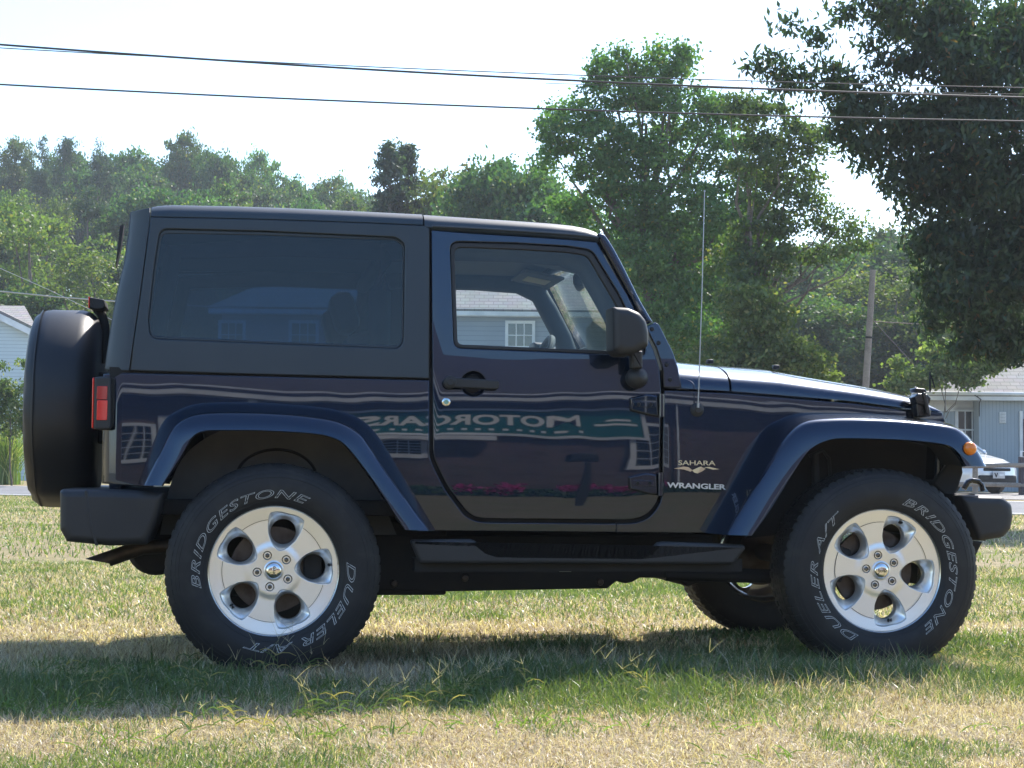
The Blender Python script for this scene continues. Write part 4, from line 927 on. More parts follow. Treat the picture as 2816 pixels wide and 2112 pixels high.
# crabgrass: taller arching leaves and three-fingered seed heads in front of the car
VV = []; FF = []; CC = []; nb = 0
def ribbon(path, w, c):
    global nb
    P = np.array(path); n = len(P); t = np.gradient(P, axis=0); t /= np.linalg.norm(t, axis=1)[:, None]+1e-9
    s = np.cross(t, np.array([rng.normal()*.3, 1, .2])); s /= np.linalg.norm(s, axis=1)[:, None]+1e-9
    ww = np.linspace(w, w*.35, n)[:, None]; V = np.empty((2*n, 3)); V[0::2] = P-s*ww; V[1::2] = P+s*ww
    b = nb+2*np.arange(n-1); FF.append(np.c_[b, b+1, b+3, b+2]); VV.append(V); CC.append(np.tile(c, (n-1, 1))); nb += 2*n
def sprig(x, y, hgt, seed=True):
    z = float(ground_h(x, y)); L = rng.normal(0, .32, 2)
    def pt_(u): return np.array([x+L[0]*hgt*u*u, y+L[1]*hgt*u*u*.6, z+hgt*(u-.18*u*u)])
    st = [pt_(u) for u in np.linspace(0, 1, 6)]
    c = np.array([.36,.33,.20]) if rng.random() < .55 else np.array([.15,.19,.08]); ribbon(st, .0009, c)
    if seed:
        for k in range(rng.integers(2, 5)):
            dv = np.array([rng.normal(0, .6), rng.normal(0, .4), .8+.6*rng.random()]); dv /= np.linalg.norm(dv); l = hgt*(.22+.3*rng.random())
            ribbon([st[-1]+dv*l*u+np.array([0, 0, -.012*u*u]) for u in np.linspace(0, 1, 4)], .0007, np.array([.50,.44,.33])*rng.uniform(.7, 1.15))
    for k in range(3):
        u = rng.uniform(.05, .5); dv = np.array([rng.normal(0, 1), rng.normal(0, .6), .35]); dv /= np.linalg.norm(dv); l = rng.uniform(.04, .10)
        p = pt_(u); cg = np.array([.08,.13,.045])*(.7+.8*rng.random()) if rng.random() < .8 else np.array([.35,.30,.12])
        ribbon([p+dv*l*v+np.array([0, 0, .03*v-.05*v*v]) for v in np.linspace(0, 1, 4)], .0024, cg)
for k in range(300):
    x = rng.uniform(-2.7, 1.75); y = -1.30+rng.normal(0, .28)+(.25 if x > .9 else 0)
    if fbm(np.array([x]), np.array([y]), 1.1, 40)[0] < .42: continue
    sprig(x, y, rng.uniform(.06, .17), rng.random() < .55)
for px, py, n_, hm in ((1640,1880,14,.19),(1350,1900,16,.16),(900,1960,16,.15),(760,1850,10,.19),(1900,1830,14,.15),(2260,1800,14,.16),(620,1985,10,.11),(260,1940,8,.12),(1120,1940,16,.13),(1250,1925,14,.15),(2060,1850,10,.13),(1720,1900,9,.14),(2700,1830,18,.09),(2640,1800,9,.08)):
    c0 = atz(px, py, .02)
    for k in range(n_): sprig(c0[0]+rng.normal(0, .07), c0[1]+rng.normal(0, .07), hm*rng.uniform(.55, 1.1), rng.random() < .75)
for px, py, n_ in ((920,2010,26),(1080,2010,18),(420,2020,10),(160,1950,22),(40,1950,26),(1500,1990,22),(2440,1990,14),(2050,2010,14),(2770,2010,10),(2060,2085,14),(300,2035,6),(1330,2000,18),(1720,2000,18),(540,1955,14)):
    c0 = atz(px, py, .01)
    for k in range(n_): 
        x = c0[0]+rng.normal(0, .07); y = c0[1]+rng.normal(0, .06); z = float(ground_h(x, y)); dv = np.array([rng.normal(0, 1), rng.normal(0, .7), .6]); dv /= np.linalg.norm(dv); l = rng.uniform(.03, .085)
        ribbon([np.array([x, y, z])+dv*l*v+np.array([0, 0, .02*v-.03*v*v]) for v in np.linspace(0, 1, 4)], .0026, np.array([.13,.21,.045])*(.7+.8*rng.random()))
co = npmesh('crabgrass', np.concatenate(VV), np.concatenate(FF), GR, tint=np.concatenate(CC)); tag(co, 'taller crabgrass with pale seed heads standing before the wheels', 'weeds', kind='stuff')

# ================================================================== TREES
LEAF = leafmat('foliage', .45, .04, .5)
BARK = noisemat('bark', [(0, (.13,.105,.085), 0, 1), (4, (.20,.175,.15), .4, .65), (30, (.06,.05,.04), .5, .7)], bump=(18, .8, .03))
def leaf_cards(P, size, asp=.62, droop=0., seed=0, up=.25):
    """diamond leaves centred on P; returns verts, quads"""
    r = np.random.default_rng(seed); n = len(P)
    a = r.normal(size=(n, 3)); a[:, 2] -= droop; a /= np.linalg.norm(a, axis=1)[:, None]
    b = r.normal(size=(n, 3)); b[:, 2] += up; b = np.cross(a, b); b /= np.linalg.norm(b, axis=1)[:, None]+1e-9
    s = size*r.uniform(.65, 1.25, (n, 1))
    V = np.stack([P-a*s*.5, P+b*s*.5*asp+a*s*.04, P+a*s*.5, P-b*s*.5*asp+a*s*.04], 1).reshape(-1, 3)
    return V, np.arange(n*4).reshape(n, 4)
def clump_points(lobes, per, clump_r, npc, seed, shell=.55):
    """lobes: list of (centre, radii(3)); clumps spread in the lobes, leaves spread in the clumps. returns points, clump id"""
    r = np.random.default_rng(seed); P = []; cid = []; k = 0
    for c, rad in lobes:
        rad = np.array(rad); m = max(3, int(per*np.prod(rad)**(2/3)))
        d = r.normal(size=(m, 3)); d /= np.linalg.norm(d, axis=1)[:, None]; q = shell+(1-shell)*r.random((m, 1))**.6; q[r.random(m) < .3] *= .6
        cc = np.array(c)+d*q*rad
        for p in cc:
            nn = int(npc*r.uniform(.5, 1.4)); o = r.normal(size=(nn, 3))*clump_r*r.uniform(.6, 1.2)*np.array([1, 1, .62]); P.append(p+o); cid.append(np.full(nn, k)); k += 1
    return np.concatenate(P), np.concatenate(cid)
def tints(cid, c1, c2, c3, seed, mixp=.07):
    r = np.random.default_rng(seed); n = cid.max()+1; t = r.random((n, 1))[cid]; u = r.random((len(cid), 1)); q = np.clip(.65*t+.35*u, 0, 1)
    c = np.array(c1)*(1-q)+np.array(c2)*q; k = r.random(len(cid)) < mixp; c[k] = np.array(c3); return c*r.uniform(.8, 1.2, (len(cid), 1))
def limb_mesh(name, trunk, limbs, parent=None, m=None):
    mb = MB()
    for path, r0, r1 in [trunk]+limbs: mb.tube(path, list(np.linspace(r0, r1, len(path))), 9)
    return mb.build(name, m or BARK, parent, angle=60)
def wander(a, b, n, j, r):
    a = np.array(a, float); b = np.array(b, float); return [a+(b-a)*t+r.normal(size=3)*j*math.sin(math.pi*t) for t in np.linspace(0, 1, n)]
G_DK = ((.026,.066,.024), (.065,.125,.036), (.12,.15,.03)); G_YL = ((.060,.108,.030), (.125,.175,.045), (.19,.185,.05)); G_MD = ((.040,.092,.028), (.095,.170,.040), (.19,.18,.04))
G_PN = ((.022,.055,.034), (.055,.100,.050), (.085,.115,.045)); G_SP = ((.022,.045,.030), (.045,.078,.044), (.06,.08,.04))
def unit_tree(kind, seed):
    """(crown data, trunk data) of a tree 10 units high standing at the origin"""
    r = np.random.default_rng(seed); lobes = []
    if kind == 'broad':
        for k in range(15):
            a = r.uniform(0, 6.28); h = r.uniform(2.6, 8.9); q = 2.6*math.sin(math.pi*min(1, (h-.6)/9.6))**.8*r.uniform(.25, 1); s = r.uniform(.9, 1.7); lobes.append(((q*math.cos(a), q*math.sin(a), h), (s*1.1, s*1.1, s*.8)))
        P, cid = clump_points(lobes, 22, .27, 78, seed); L = .19; t = G_DK if seed % 3 else G_MD; asp, dr, up = .6, .3, .4
    elif kind == 'loose':
        for k in range(17):
            a = r.uniform(0, 6.28); h = r.uniform(2.4, 9.3); q = 2.5*math.sin(math.pi*min(1, (h-.4)/10.4))**.7*r.uniform(.35, 1); s = r.uniform(.7, 1.25); lobes.append(((q*math.cos(a), q*math.sin(a), h), (s*1.15, s*1.15, s*.6)))
        P, cid = clump_points(lobes, 17, .24, 56, seed); L = .165; t = G_YL; asp, dr, up = .6, .3, .5
    elif kind == 'pine':
        for k in range(26):
            h = r.uniform(1.6, 9.6); a = r.uniform(0, 6.28); q = 2.3*(1-(h/10.2))**.62*r.uniform(.3, 1.05); lobes.append(((q*math.cos(a), q*math.sin(a), h-.15*q), (.75, .75, .34)))
        lobes.append(((0, 0, 9.6), (.3, .3, .5)))
        P, cid = clump_points(lobes, 26, .22, 60, seed); L = .24; t = G_PN; asp, dr, up = .28, .0, .6
    elif kind == 'spruce':
        for k in range(105):
            h = r.uniform(.8, 9.85); a = r.uniform(0, 6.28); q = (.02+2.6*(1-h/10)**1.0)*r.uniform(.6, 1.1); lobes.append(((q*.66*math.cos(a), q*.66*math.sin(a), h-.12*q), (max(.13, q*.40), max(.13, q*.40), .12)))
        lobes += [((0, 0, 9.75), (.08, .08, .3)), ((0, 0, 9.3), (.16, .16, .35))]
        P, cid = clump_points(lobes, 46, .11, 40, seed, .2); P[:, 2] -= .10*np.hypot(P[:, 0], P[:, 1])**1.3; L = .17; t = G_SP; asp, dr, up = .3, 1.2, .1
    V, Q = leaf_cards(P, L, asp, dr, seed, up)
    limbs = []
    if kind in ('broad', 'loose'):
        for k in range(9):
            c = lobes[k][0]; b = max(1.2, c[2]*.55); limbs.append((wander((0, 0, b), c, 5, .16, r), .085, .02))
        trunk = (wander((0, 0, -.4), (r.normal()*.3, r.normal()*.3, 8.0), 8, .15, r), .20, .03)
    else:
        trunk = (wander((0, 0, -.4), (0, 0, 9.5), 6, .04, r), .19, .02)
        for k in range(10): c = lobes[k][0]; limbs.append((wander((0, 0, c[2]+.1), c, 3, .02, r), .045, .012))
    return V, Q, tints(cid, *t, seed=seed), trunk, limbs
PROTO = {}
def tree_copy(kind, var, loc, height, width, rot, name, label, cat, group=None):
    """one tree: an Empty with a crown and a trunk; the meshes are shared"""
    key = (kind, var)
    o = empty(name, tuple(loc)); o.scale = (width, width, height/10); o.rotation_euler.z = rot
    tag(o, label, cat, group)
    if key not in PROTO:
        V, Q, T, trunk, limbs = unit_tree(kind, 100*len(kind)+var)
        c = npmesh('crown', V, Q, LEAF, tint=T, parent=o); t = limb_mesh('trunk', trunk, limbs, o); PROTO[key] = (c, t)
    else:
        for p in PROTO[key]: q = p.copy(); col.objects.link(q); q.parent = o
    return o
ORD = ['first','second','third','fourth','fifth','sixth','seventh','eighth','ninth','tenth','eleventh','twelfth','thirteenth','fourteenth','fifteenth','sixteenth','seventeenth','eighteenth','nineteenth','twentieth']
def tree_px(px, ytop, D, kind, var, wmul, name, label, cat='tree', group=None, zoff=0, rot=None):
    g = on_ground(px, D); zt = atd(px, ytop, D)[2]; hgt = max(2.5, (zt-g[2])/.985)
    g[2] -= .1; return tree_copy(kind, var, g, hgt, hgt/10*wmul, rng.uniform(0, 6.28) if rot is None else rot, name, label, cat, group)
back = [(-60,372,'pine'),(38,386,'broad'),(95,370,'pine'),(157,366,'pine'),(212,374,'broad'),(253,384,'pine'),(304,377,'broad'),(362,410,'broad'),(430,430,'broad'),(490,370,'broad'),(556,378,'broad'),(606,404,'broad'),(655,446,'loose'),(700,430,'broad'),(745,470,'broad'),(790,474,'broad'),(850,456,'broad'),(895,492,'broad'),(950,486,'broad'),(1010,520,'broad')]
for i, (px, yt, kd) in enumerate(back):
    nm = 'pine_tree' if kd == 'pine' else 'hill_tree'
    tree_px(px, yt, 150+8*math.sin(i*2.1), kd, i % 4, .62 if kd == 'pine' else .66+.14*math.sin(i*3.3), nm, f'hazy {"blue-green pine" if kd == "pine" else "grey-green leafy tree"} on the far hill skyline, {ORD[i]} from the left edge', 'pine' if kd == 'pine' else 'tree', 'trees on the far hill skyline')
mid = [(-40,520,'broad'),(60,500,'loose'),(120,520,'loose'),(225,520,'pine'),(300,545,'pine'),(345,520,'broad'),(440,500,'broad'),(540,470,'broad'),(620,520,'broad'),(720,535,'loose'),(810,540,'broad'),(880,560,'broad'),(960,560,'broad')]
for i, (px, yt, kd) in enumerate(mid):
    nm = 'pine_tree' if kd == 'pine' else 'hill_tree'
    tree_px(px, yt, 112+5*math.sin(i*1.7), kd, (i+1) % 4, .74+.14*math.sin(i*2.3), nm, f'{ {"pine":"soft green pine","broad":"dull green leafy tree","loose":"pale sunlit leafy tree"}[kd]} halfway up the hill, {ORD[i]} from the left', 'pine' if kd == 'pine' else 'tree', 'trees halfway up the hill')
tree_px(95, 505, 84, 'loose', 2, 1.0, 'tall_pale_tree', 'tall airy yellow-green tree with bare grey stems above the left house', 'tree')
tree_px(270, 690, 72, 'loose', 1, 1.15, 'small_yellow_tree', 'small bright yellow-green tree just left of the hardtop corner', 'tree')
tree_px(190, 760, 78, 'broad', 2, 1.3, 'dark_tree', 'dark low tree between the covered spare wheel and the hill', 'tree')
tree_px(330, 700, 80, 'pine', 3, 1.0, 'pine_tree', 'green pine hidden partly by the black hardtop corner', 'pine')
tree_px(1062, 380, 78, 'spruce', 0, 1.25, 'spruce_tree', 'dark spruce standing against the white sky above the roof', 'spruce')
tree_px(1108, 388, 79.5, 'spruce', 1, 1.15, 'spruce_tree', 'second dark spruce tip, close on the right of the dark spruce', 'spruce')
for i, (px, yt, D, kd, wm, lab) in enumerate([(1180,440,82,'loose',.85,'thin see-through olive tree just right of the twin spruces'),(1250,452,84,'loose',.9,'sparse olive tree with sky showing between its twigs'),(1305,446,80,'loose',.85,'sparse yellowish tree above the front roof panel'),(1390,412,72,'broad',.8,'yellow-topped leafy tree left of the big maple'),(1450,520,68,'broad',1.1,'dark leafy tree under the left side of the big maple'),(1520,560,70,'broad',1.2,'dark tree behind the big maple trunk'),(1680,640,74,'broad',1.2,'shaded tree behind the windshield pillar and maple'),(1880,560,75,'broad',1.2,'shaded tree behind the aerial and maple')]):
    tree_px(px, yt, D, kd, i % 4, wm, 'olive_tree' if kd == 'loose' else 'broadleaf_tree', lab, 'tree')
rightw = [(2080,640,'broad'),(2180,655,'broad'),(2270,640,'broad'),(2360,690,'broad'),(2440,640,'broad'),(2520,600,'broad'),(2610,640,'broad'),(2700,660,'pine'),(2790,640,'broad'),(2880,650,'broad')]
for i, (px, yt, kd) in enumerate(rightw):
    tree_px(px, yt, 96+5*math.sin(i*1.3), kd, (i+2) % 4, 1.15, 'hazy_tree', f'bluish hazy tree on the slope behind the utility pole, {ORD[i]} from left', 'tree', 'hazy trees behind the utility pole')
for i, (px, yt, kd) in enumerate([(2140,780,'broad'),(2250,820,'broad'),(2330,800,'broad'),(2470,700,'loose'),(2540,830,'broad'),(2640,850,'broad')]):
    tree_px(px, yt, 74+3*math.sin(i*1.3), kd, i % 4, 1.3, 'shaded_tree', f'dark shaded tree in the hollow beyond the hood, {ORD[i]} from left', 'tree', 'dark trees in the hollow')
# ---- hand-shaped trees: lobes placed where the photograph has them, at their own distance
def lobed_tree(name, label, D, lobes, leaf, asp, droop, per, cr, npc, cols, seed, trunk_px, base_px=1330, depth=1.0, trunk_r=.16, cat='tree', mixp=.12, shell=.55, zmul=.85, nl=22):
    r = np.random.default_rng(seed); L3 = []; k = D/F
    g = on_ground(trunk_px, D); o = empty(name, tuple(g)); tag(o, label, cat)
    for (px, py, rp) in lobes:
        c = atd(px, py, D+r.uniform(-1, 1)*depth*rp*k*.7)-g; L3.append((c, (rp*k, rp*k*depth, rp*k*zmul)))
    P, cid = clump_points(L3, per, cr, npc, seed, shell); V, Q = leaf_cards(P, leaf, asp, droop, seed, .4)
    npmesh('crown', V, Q, LEAF, tint=tints(cid, *cols, seed=seed, mixp=mixp), parent=o)
    top = max(c[2] for c, _ in L3)
    trunk = (wander((0, 0, -.3), (L3[0][0][0]*.5, L3[0][0][1]*.3, top*.85), 9, .12*top/10, r), trunk_r, trunk_r*.2); limbs = []
    for c, rad in L3[:nl]:
        zb = max(.8, min(c[2]*.62, top*.6)); limbs.append((wander((L3[0][0][0]*.5*zb/top, 0, zb), c, 6, .05*top/3, r), trunk_r*.42, trunk_r*.07))
    limb_mesh('trunk', trunk, limbs, o); return o
lobed_tree('maple_tree', 'big green maple rising behind the windshield and aerial', 46,
  [(1760,250,90),(1680,190,70),(1830,180,75),(1850,260,90),(1720,160,45),(1880,150,40),(1600,300,85),(1560,370,75),(1660,380,90),(1530,330,45),(1530,430,55),(1640,470,85),(1760,420,100),(1880,400,95),(1980,330,70),(1960,280,45),(2010,420,85),(1760,560,110),(1640,600,80),(1880,580,110),(2000,560,95),(2080,500,70),(1560,560,50),(1760,700,110),(1900,720,110),(2010,680,80),(1820,820,100),(1930,850,95),(1740,840,60),(2100,620,60),(1600,690,60),(1840,930,90),(1950,940,70)],
  .125, .62, .35, 46, .19, 84, G_MD, 5, 1790, trunk_r=.20, depth=.9, mixp=.03)
lobed_tree('shade_tree', 'green tree reaching right of the maple with a bright yellow-green low branch', 40,
  [(2080,330,85),(2010,290,50),(2160,380,80),(2080,440,90),(2190,470,75),(2240,400,60),(2130,560,85),(2220,560,55),(2060,640,70),(2160,660,50),(2270,610,50),(2330,650,45),(2300,700,40),(2245,700,30),(2340,600,35),(2370,680,25),(2060,760,80),(2130,720,65),(2000,740,70),(2180,700,40),(2030,840,70)],
  .118, .6, .5, 50, .17, 74, ((.042,.092,.027),(.105,.18,.04),(.21,.23,.05)), 6, 2060, trunk_r=.13, depth=.9, mixp=.04)
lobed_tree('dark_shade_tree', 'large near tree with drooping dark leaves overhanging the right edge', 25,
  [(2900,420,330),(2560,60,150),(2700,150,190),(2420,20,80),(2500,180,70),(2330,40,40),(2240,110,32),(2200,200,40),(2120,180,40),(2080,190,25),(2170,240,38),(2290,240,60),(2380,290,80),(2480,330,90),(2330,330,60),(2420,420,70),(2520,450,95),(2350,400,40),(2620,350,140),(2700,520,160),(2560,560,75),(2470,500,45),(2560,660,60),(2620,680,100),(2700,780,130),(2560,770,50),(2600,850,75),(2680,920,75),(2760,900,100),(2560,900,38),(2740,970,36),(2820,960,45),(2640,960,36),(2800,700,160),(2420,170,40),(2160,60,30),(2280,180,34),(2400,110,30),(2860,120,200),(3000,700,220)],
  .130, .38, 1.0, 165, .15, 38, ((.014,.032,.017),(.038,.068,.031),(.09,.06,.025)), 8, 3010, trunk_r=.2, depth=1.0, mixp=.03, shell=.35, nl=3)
lobed_tree('lit_bush', 'sunlit shrub mound with pale glossy leaves behind the hood', 38,
  [(2120,880,75),(2060,940,85),(2170,960,70),(2230,1000,55),(2010,1000,80),(2110,1020,80),(2260,1040,40),(2090,820,50),(2040,840,60),(1960,1000,70)],
  .115, .6, .2, 100, .15, 60, ((.06,.10,.028),(.14,.19,.05),(.24,.24,.08)), 12, 2090, cat='shrub', trunk_r=.04, nl=5)
lobed_tree('vine_bush', 'rambling green vine bush against the grey right-hand house roof', 49,
  [(2600,1000,45),(2560,960,22),(2650,1030,45),(2700,1000,45),(2740,980,36),(2560,1040,40),(2480,1060,35),(2520,1030,22),(2630,960,30),(2470,1000,18),(2780,960,40)],
  .135, .7, .2, 160, .14, 54, ((.07,.11,.03),(.16,.21,.05),(.26,.27,.11)), 13, 2600, cat='shrub', trunk_r=.03, nl=4)
lobed_tree('garden_shrub', 'dark leafy shrub against the pale blue left house', 50,
  [(20,1090,45),(60,1120,40),(-10,1150,45),(45,1170,40),(70,1060,22),(5,1050,20),(70,1000,14),(5,1010,14),(-30,1100,50),(85,1170,35)],
  .12, .5, .2, 110, .14, 50, ((.050,.095,.030), (.13,.19,.055), (.20,.22,.09)), 14, 30, cat='shrub', trunk_r=.03, nl=4)
# ornamental grass clump across the road
c0 = on_ground(12, 53); VV = []; FF = []; CC = []; nb = 0
for k in range(900):
    a = rng.uniform(0, 6.28); L_ = rng.uniform(1.0, 2.1); sp_r = rng.uniform(.1, .8); x0_, y0_ = .16*rng.normal(), .16*rng.normal()
    p = [np.array([x0_+math.cos(a)*sp_r*u*u, y0_+math.sin(a)*sp_r*u*u, L_*(u-.28*u*u*sp_r)]) for u in np.linspace(0, 1, 6)]
    ribbon(p, .012, (np.array([.17,.27,.05])*(1-rng.random()*.4) if rng.random() < .75 else np.array([.42,.42,.18])))
og = npmesh('ornamental_grass', np.concatenate(VV), np.concatenate(FF), GR, tint=np.concatenate(CC)); og.location = c0; tag(og, 'tall arching ornamental grass clump beyond the road at far left', 'ornamental grass')

# ================================================================== HOUSES
SID_V = lines('grey_blue_vertical_siding', (.36,.43,.50), (.22,.27,.33), .105, 0, .14, .7)
SID_H = lines('pale_blue_clapboard', (.60,.70,.76), (.36,.44,.50), .13, 2, .14, .7)
SID_G = lines('grey_clapboard', (.30,.35,.41), (.19,.22,.26), .14, 2, .12, .7)
SHG = bricks('grey_shingles', (.27,.265,.26), (.20,.20,.205), (.11,.11,.115), .28, .115, .012, rot=(R(90), 0, 0))
SHB = bricks('brown_shingles', (.36,.33,.31), (.29,.27,.26), (.19,.18,.17), .26, .11, .01, rot=(R(90), 0, 0))
TRIM = mat('white_trim', (.78,.80,.82), .55, var=(2, (.58,.61,.65), .4, .7))
DGLASS = mat('dark_window_glass', (.02,.025,.03), .06, spec=.8)
def frame_at(px, D, yaw):
    g = on_ground(px, D); return g
def sbox(name, c, d, m, parent, bev=0): return MB().box(c, d, bev=bev).build(name, m, parent)
def slab(name, quad, th, m, parent):
    q = [np.array(p, float) for p in quad]; n = np.cross(q[1]-q[0], q[3]-q[0]); n /= np.linalg.norm(n)
    return MB().loft([[p for p in q], [p-n*th for p in q]], True, True, True).build(name, m, parent)
def window(parent, x, z, w_, h_, y, cols_=2, rows_=2, name='window'):
    fr_ = MB(); t = .09
    fr_.box((x, y-.03, z+h_/2+t/2), (w_+2*t, .07, t)); fr_.box((x, y-.03, z-h_/2-t/2), (w_+2*t, .07, t))
    for s in (-1, 1): fr_.box((x+s*(w_/2+t/2), y-.03, z), (t, .066, h_))
    o = fr_.build(name, TRIM, parent)
    sbox('pane', (x, y-.006, z), (w_, .02, h_), DGLASS, o)
    mu = MB()
    for k in range(1, cols_): mu.box((x-w_/2+w_*k/cols_, y-.02, z), (.03, .02, h_))
    for k in range(1, rows_): mu.box((x, y-.022, z-h_/2+h_*k/rows_), (w_, .024, .045 if k*2 == rows_ else .028))
    mu.build('muntins', TRIM, o); return o
def place(name, px, D, rot): 
    g = on_ground(px, D); o = empty(name, tuple(g)); o.rotation_euler.z = rot; return o
# --- house seen through the car's windows: local x along the front, y away
D2 = 50; kk = D2/F
o = place('grey_house', 1050, D2, YAW+.02); tag(o, 'grey two-storey house with shingled roof seen through the car windows', 'house')
gz = float(o.location.z); ze = atd(1375, 866, D2)[2]-gz; xl, xr2 = (604-1050)*kk, (1700-1050)*kk
sbox('wall', ((xl+xr2)/2, 3.0, ze/2), (xr2-xl, 6, ze), SID_G, o)
zf = atd(1375, 851, D2)[2]-gz
sbox('fascia', ((xl+xr2)/2, -.32, (ze+zf)/2), (xr2-xl+.7, .06, zf-ze+.04), TRIM, o); sbox('soffit', ((xl+xr2)/2, -.15, ze-.02), (xr2-xl+.7, .34, .04), TRIM, o)
zr_ = zf+1.75; slab('roof', [(xl-.35, -.38, zf), (xr2+.35, -.38, zf), (xr2+.35, 3.0, zr_), (xl+2.4, 3.0, zr_)], .08, SHG, o); slab('roof', [(xr2+.35, 6.4, zf), (xl-.35, 6.4, zf), (xl+2.4, 3.002, zr_), (xr2+.35, 3.002, zr_)], .08, SHG, o); slab('roof', [(xl-.35, 6.4, zf), (xl-.35, -.382, zf), (xl+2.398, 2.998, zr_), (xl+2.398, 3.004, zr_)], .08, SHG, o)
for s in (xr2,): MB().add([(s, 0, ze), (s, 6, ze), (s, 3, zr_-.1), (s+.05, 0, ze), (s+.05, 6, ze), (s+.05, 3, zr_-.1)], [(0, 1, 2), (3, 5, 4), (0, 3, 4, 1), (1, 4, 5, 2), (2, 5, 3, 0)]).build('gable', SID_G, o)
for px_, w_ in ((1427, .70), (633, .62), (1050, .7), (830, .7)):
    xx = (px_-1050)*kk; zt2 = atd(px_, 886, D2)[2]-gz; window(o, xx, zt2-.70, w_, 1.36, 0, 3, 4); window(o, xx, zt2-3.4, w_, 1.36, 0, 3, 4)
sbox('door', ((1250-1050)*kk, -.02, 1.05), (.95, .06, 2.1), TRIM, o)
# --- pale blue gabled house at far left
D3 = 62; kk = D3/F; o = place('pale_blue_house', 40, D3, YAW+.10); tag(o, 'pale blue clapboard house with steep brown gable at far left', 'house')
gz = float(o.location.z); xr3 = (90-40)*kk; ze = atd(92, 905, D3)[2]-gz; W_ = 9.0; zg = ze+W_/2*.48
MB().add([(xr3-W_, 0, 0), (xr3, 0, 0), (xr3, 0, ze), (xr3-W_/2, 0, zg), (xr3-W_, 0, ze), (xr3-W_, 9, 0), (xr3, 9, 0), (xr3, 9, ze), (xr3-W_/2, 9, zg), (xr3-W_, 9, ze)], [(0, 1, 2, 3, 4), (5, 9, 8, 7, 6), (0, 5, 6, 1), (1, 6, 7, 2), (0, 4, 9, 5), (2, 7, 8, 3), (3, 8, 9, 4)]).build('wall', SID_H, o)
sl3 = .48
slab('roof', [(xr3+.30, -.3, ze-.30*sl3+.06), (xr3+.30, 9.3, ze-.30*sl3+.06), (xr3-W_/2, 9.3, zg+.06), (xr3-W_/2, -.3, zg+.06)], .10, SHB, o)
slab('roof', [(xr3-W_/2-.002, -.3, zg+.06), (xr3-W_/2-.002, 9.3, zg+.06), (xr3-W_-.30, 9.3, ze-.30*sl3+.06), (xr3-W_-.30, -.3, ze-.30*sl3+.06)], .10, SHB, o)
slab('rake_trim', [(xr3+.28, -.33, ze-.28*sl3-.06), (xr3-W_/2, -.33, zg-.06), (xr3-W_/2, -.33, zg-.30), (xr3+.28, -.33, ze-.28*sl3-.30)], .03, TRIM, o)
slab('rake_trim', [(xr3-W_-.28, -.33, ze-.28*sl3-.30), (xr3-W_/2, -.33, zg-.301), (xr3-W_/2, -.33, zg-.061), (xr3-W_-.28, -.33, ze-.28*sl3-.06)], .03, TRIM, o)
window(o, xr3-W_/2, ze-.6, .9, 1.4, 0); window(o, xr3-W_*.75, ze-3.4, .9, 1.4, 0)
# far grey wing behind its ridge (its roof shows above the gable slope)
iM = o.matrix_basis.inverted(); lp3 = lambda px, py, dd: tuple(iM @ Vector(atd(px, py, D3+dd)))
slab('rear_roof', [lp3(-260, 862, 3), lp3(101, 900, 3), lp3(67, 841, 7), lp3(-260, 838, 7)], .1, SHB, o)
# --- blue-grey house on the right
D4 = 50; kk = D4/F; o = place('blue_grey_house', 2690, D4, YAW-.06); tag(o, 'low blue-grey house with vertical siding and grey hip roof at right', 'house')
gz = float(o.location.z); Z4 = lambda px, py: atd(px, py, D4)[2]-gz; X4 = lambda px: (px-2690)*kk
ze = Z4(2690, 1098); zf = Z4(2690, 1086); xl, xr4 = X4(2560), X4(3250)
sbox('wall', ((X4(2693)+xr4)/2, 3.0, ze/2), (xr4-X4(2693), 6, ze), SID_V, o)
sbox('recessed_wall', ((xl+X4(2693))/2, 3.4, (ze-.02)/2), (X4(2693)-xl, 5.2, ze-.02), SID_V, o)
sbox('white_band', ((xl+X4(2693))/2, .77, ze-.145), (X4(2693)-xl-.02, .07, .27), TRIM, o)
sbox('band_trim', ((xl+X4(2693))/2, .75, ze-.30), (X4(2693)-xl-.02, .06, .05), TRIM, o)
sbox('fascia', ((xl+xr4)/2, -.36, (ze+zf)/2+.01), (xr4-xl+.9, .06, zf-ze+.10), TRIM, o); sbox('soffit', ((xl+xr4)/2, .03, ze-.015), (xr4-xl+.8, .74, .03), TRIM, o)
gt = MB(); gt.tube([(xl-.45, -.44, zf+.02), (xr4+.45, -.44, zf+.02)], .055, 8); gt.build('gutter', TRIM, o)
rh_ = 2.1
slab('roof', [(xl-.45, -.42, zf), (xr4+.45, -.42, zf), (xr4-1.6, 3.2, zf+rh_), (xl+2.9, 3.2, zf+rh_)], .08, SHG, o)
slab('roof', [(xl-.45, 6.8, zf), (xl-.45, -.422, zf), (xl+2.898, 3.2, zf+rh_), (xl+2.898, 3.204, zf+rh_)], .08, SHG, o)
slab('roof', [(xr4+.45, 6.8, zf), (xl-.45, 6.802, zf), (xl+2.9, 3.204, zf+rh_), (xr4-1.6, 3.204, zf+rh_)], .08, SHG, o)
window(o, X4(2680)-.0, Z4(2680, 1180), .62, 1.15, .80, 3, 2)
vn = MB(); zc = (Z4(2757,1132)+Z4(2757,1164))/2; vn.box((X4(2757), -.02, zc), (.185, .05, .33), bev=.008)
vno = vn.build('wall_vent', TRIM, o); vs2 = MB()
for k in range(7): vs2.box((X4(2757), -.05, zc-.13+k*.043), (.14, .015, .012))
vs2.build('louvre_shade', mat('vent_shadow', (.25,.28,.31), .8), vno)  # dark bars put in as the shade between the vent slats
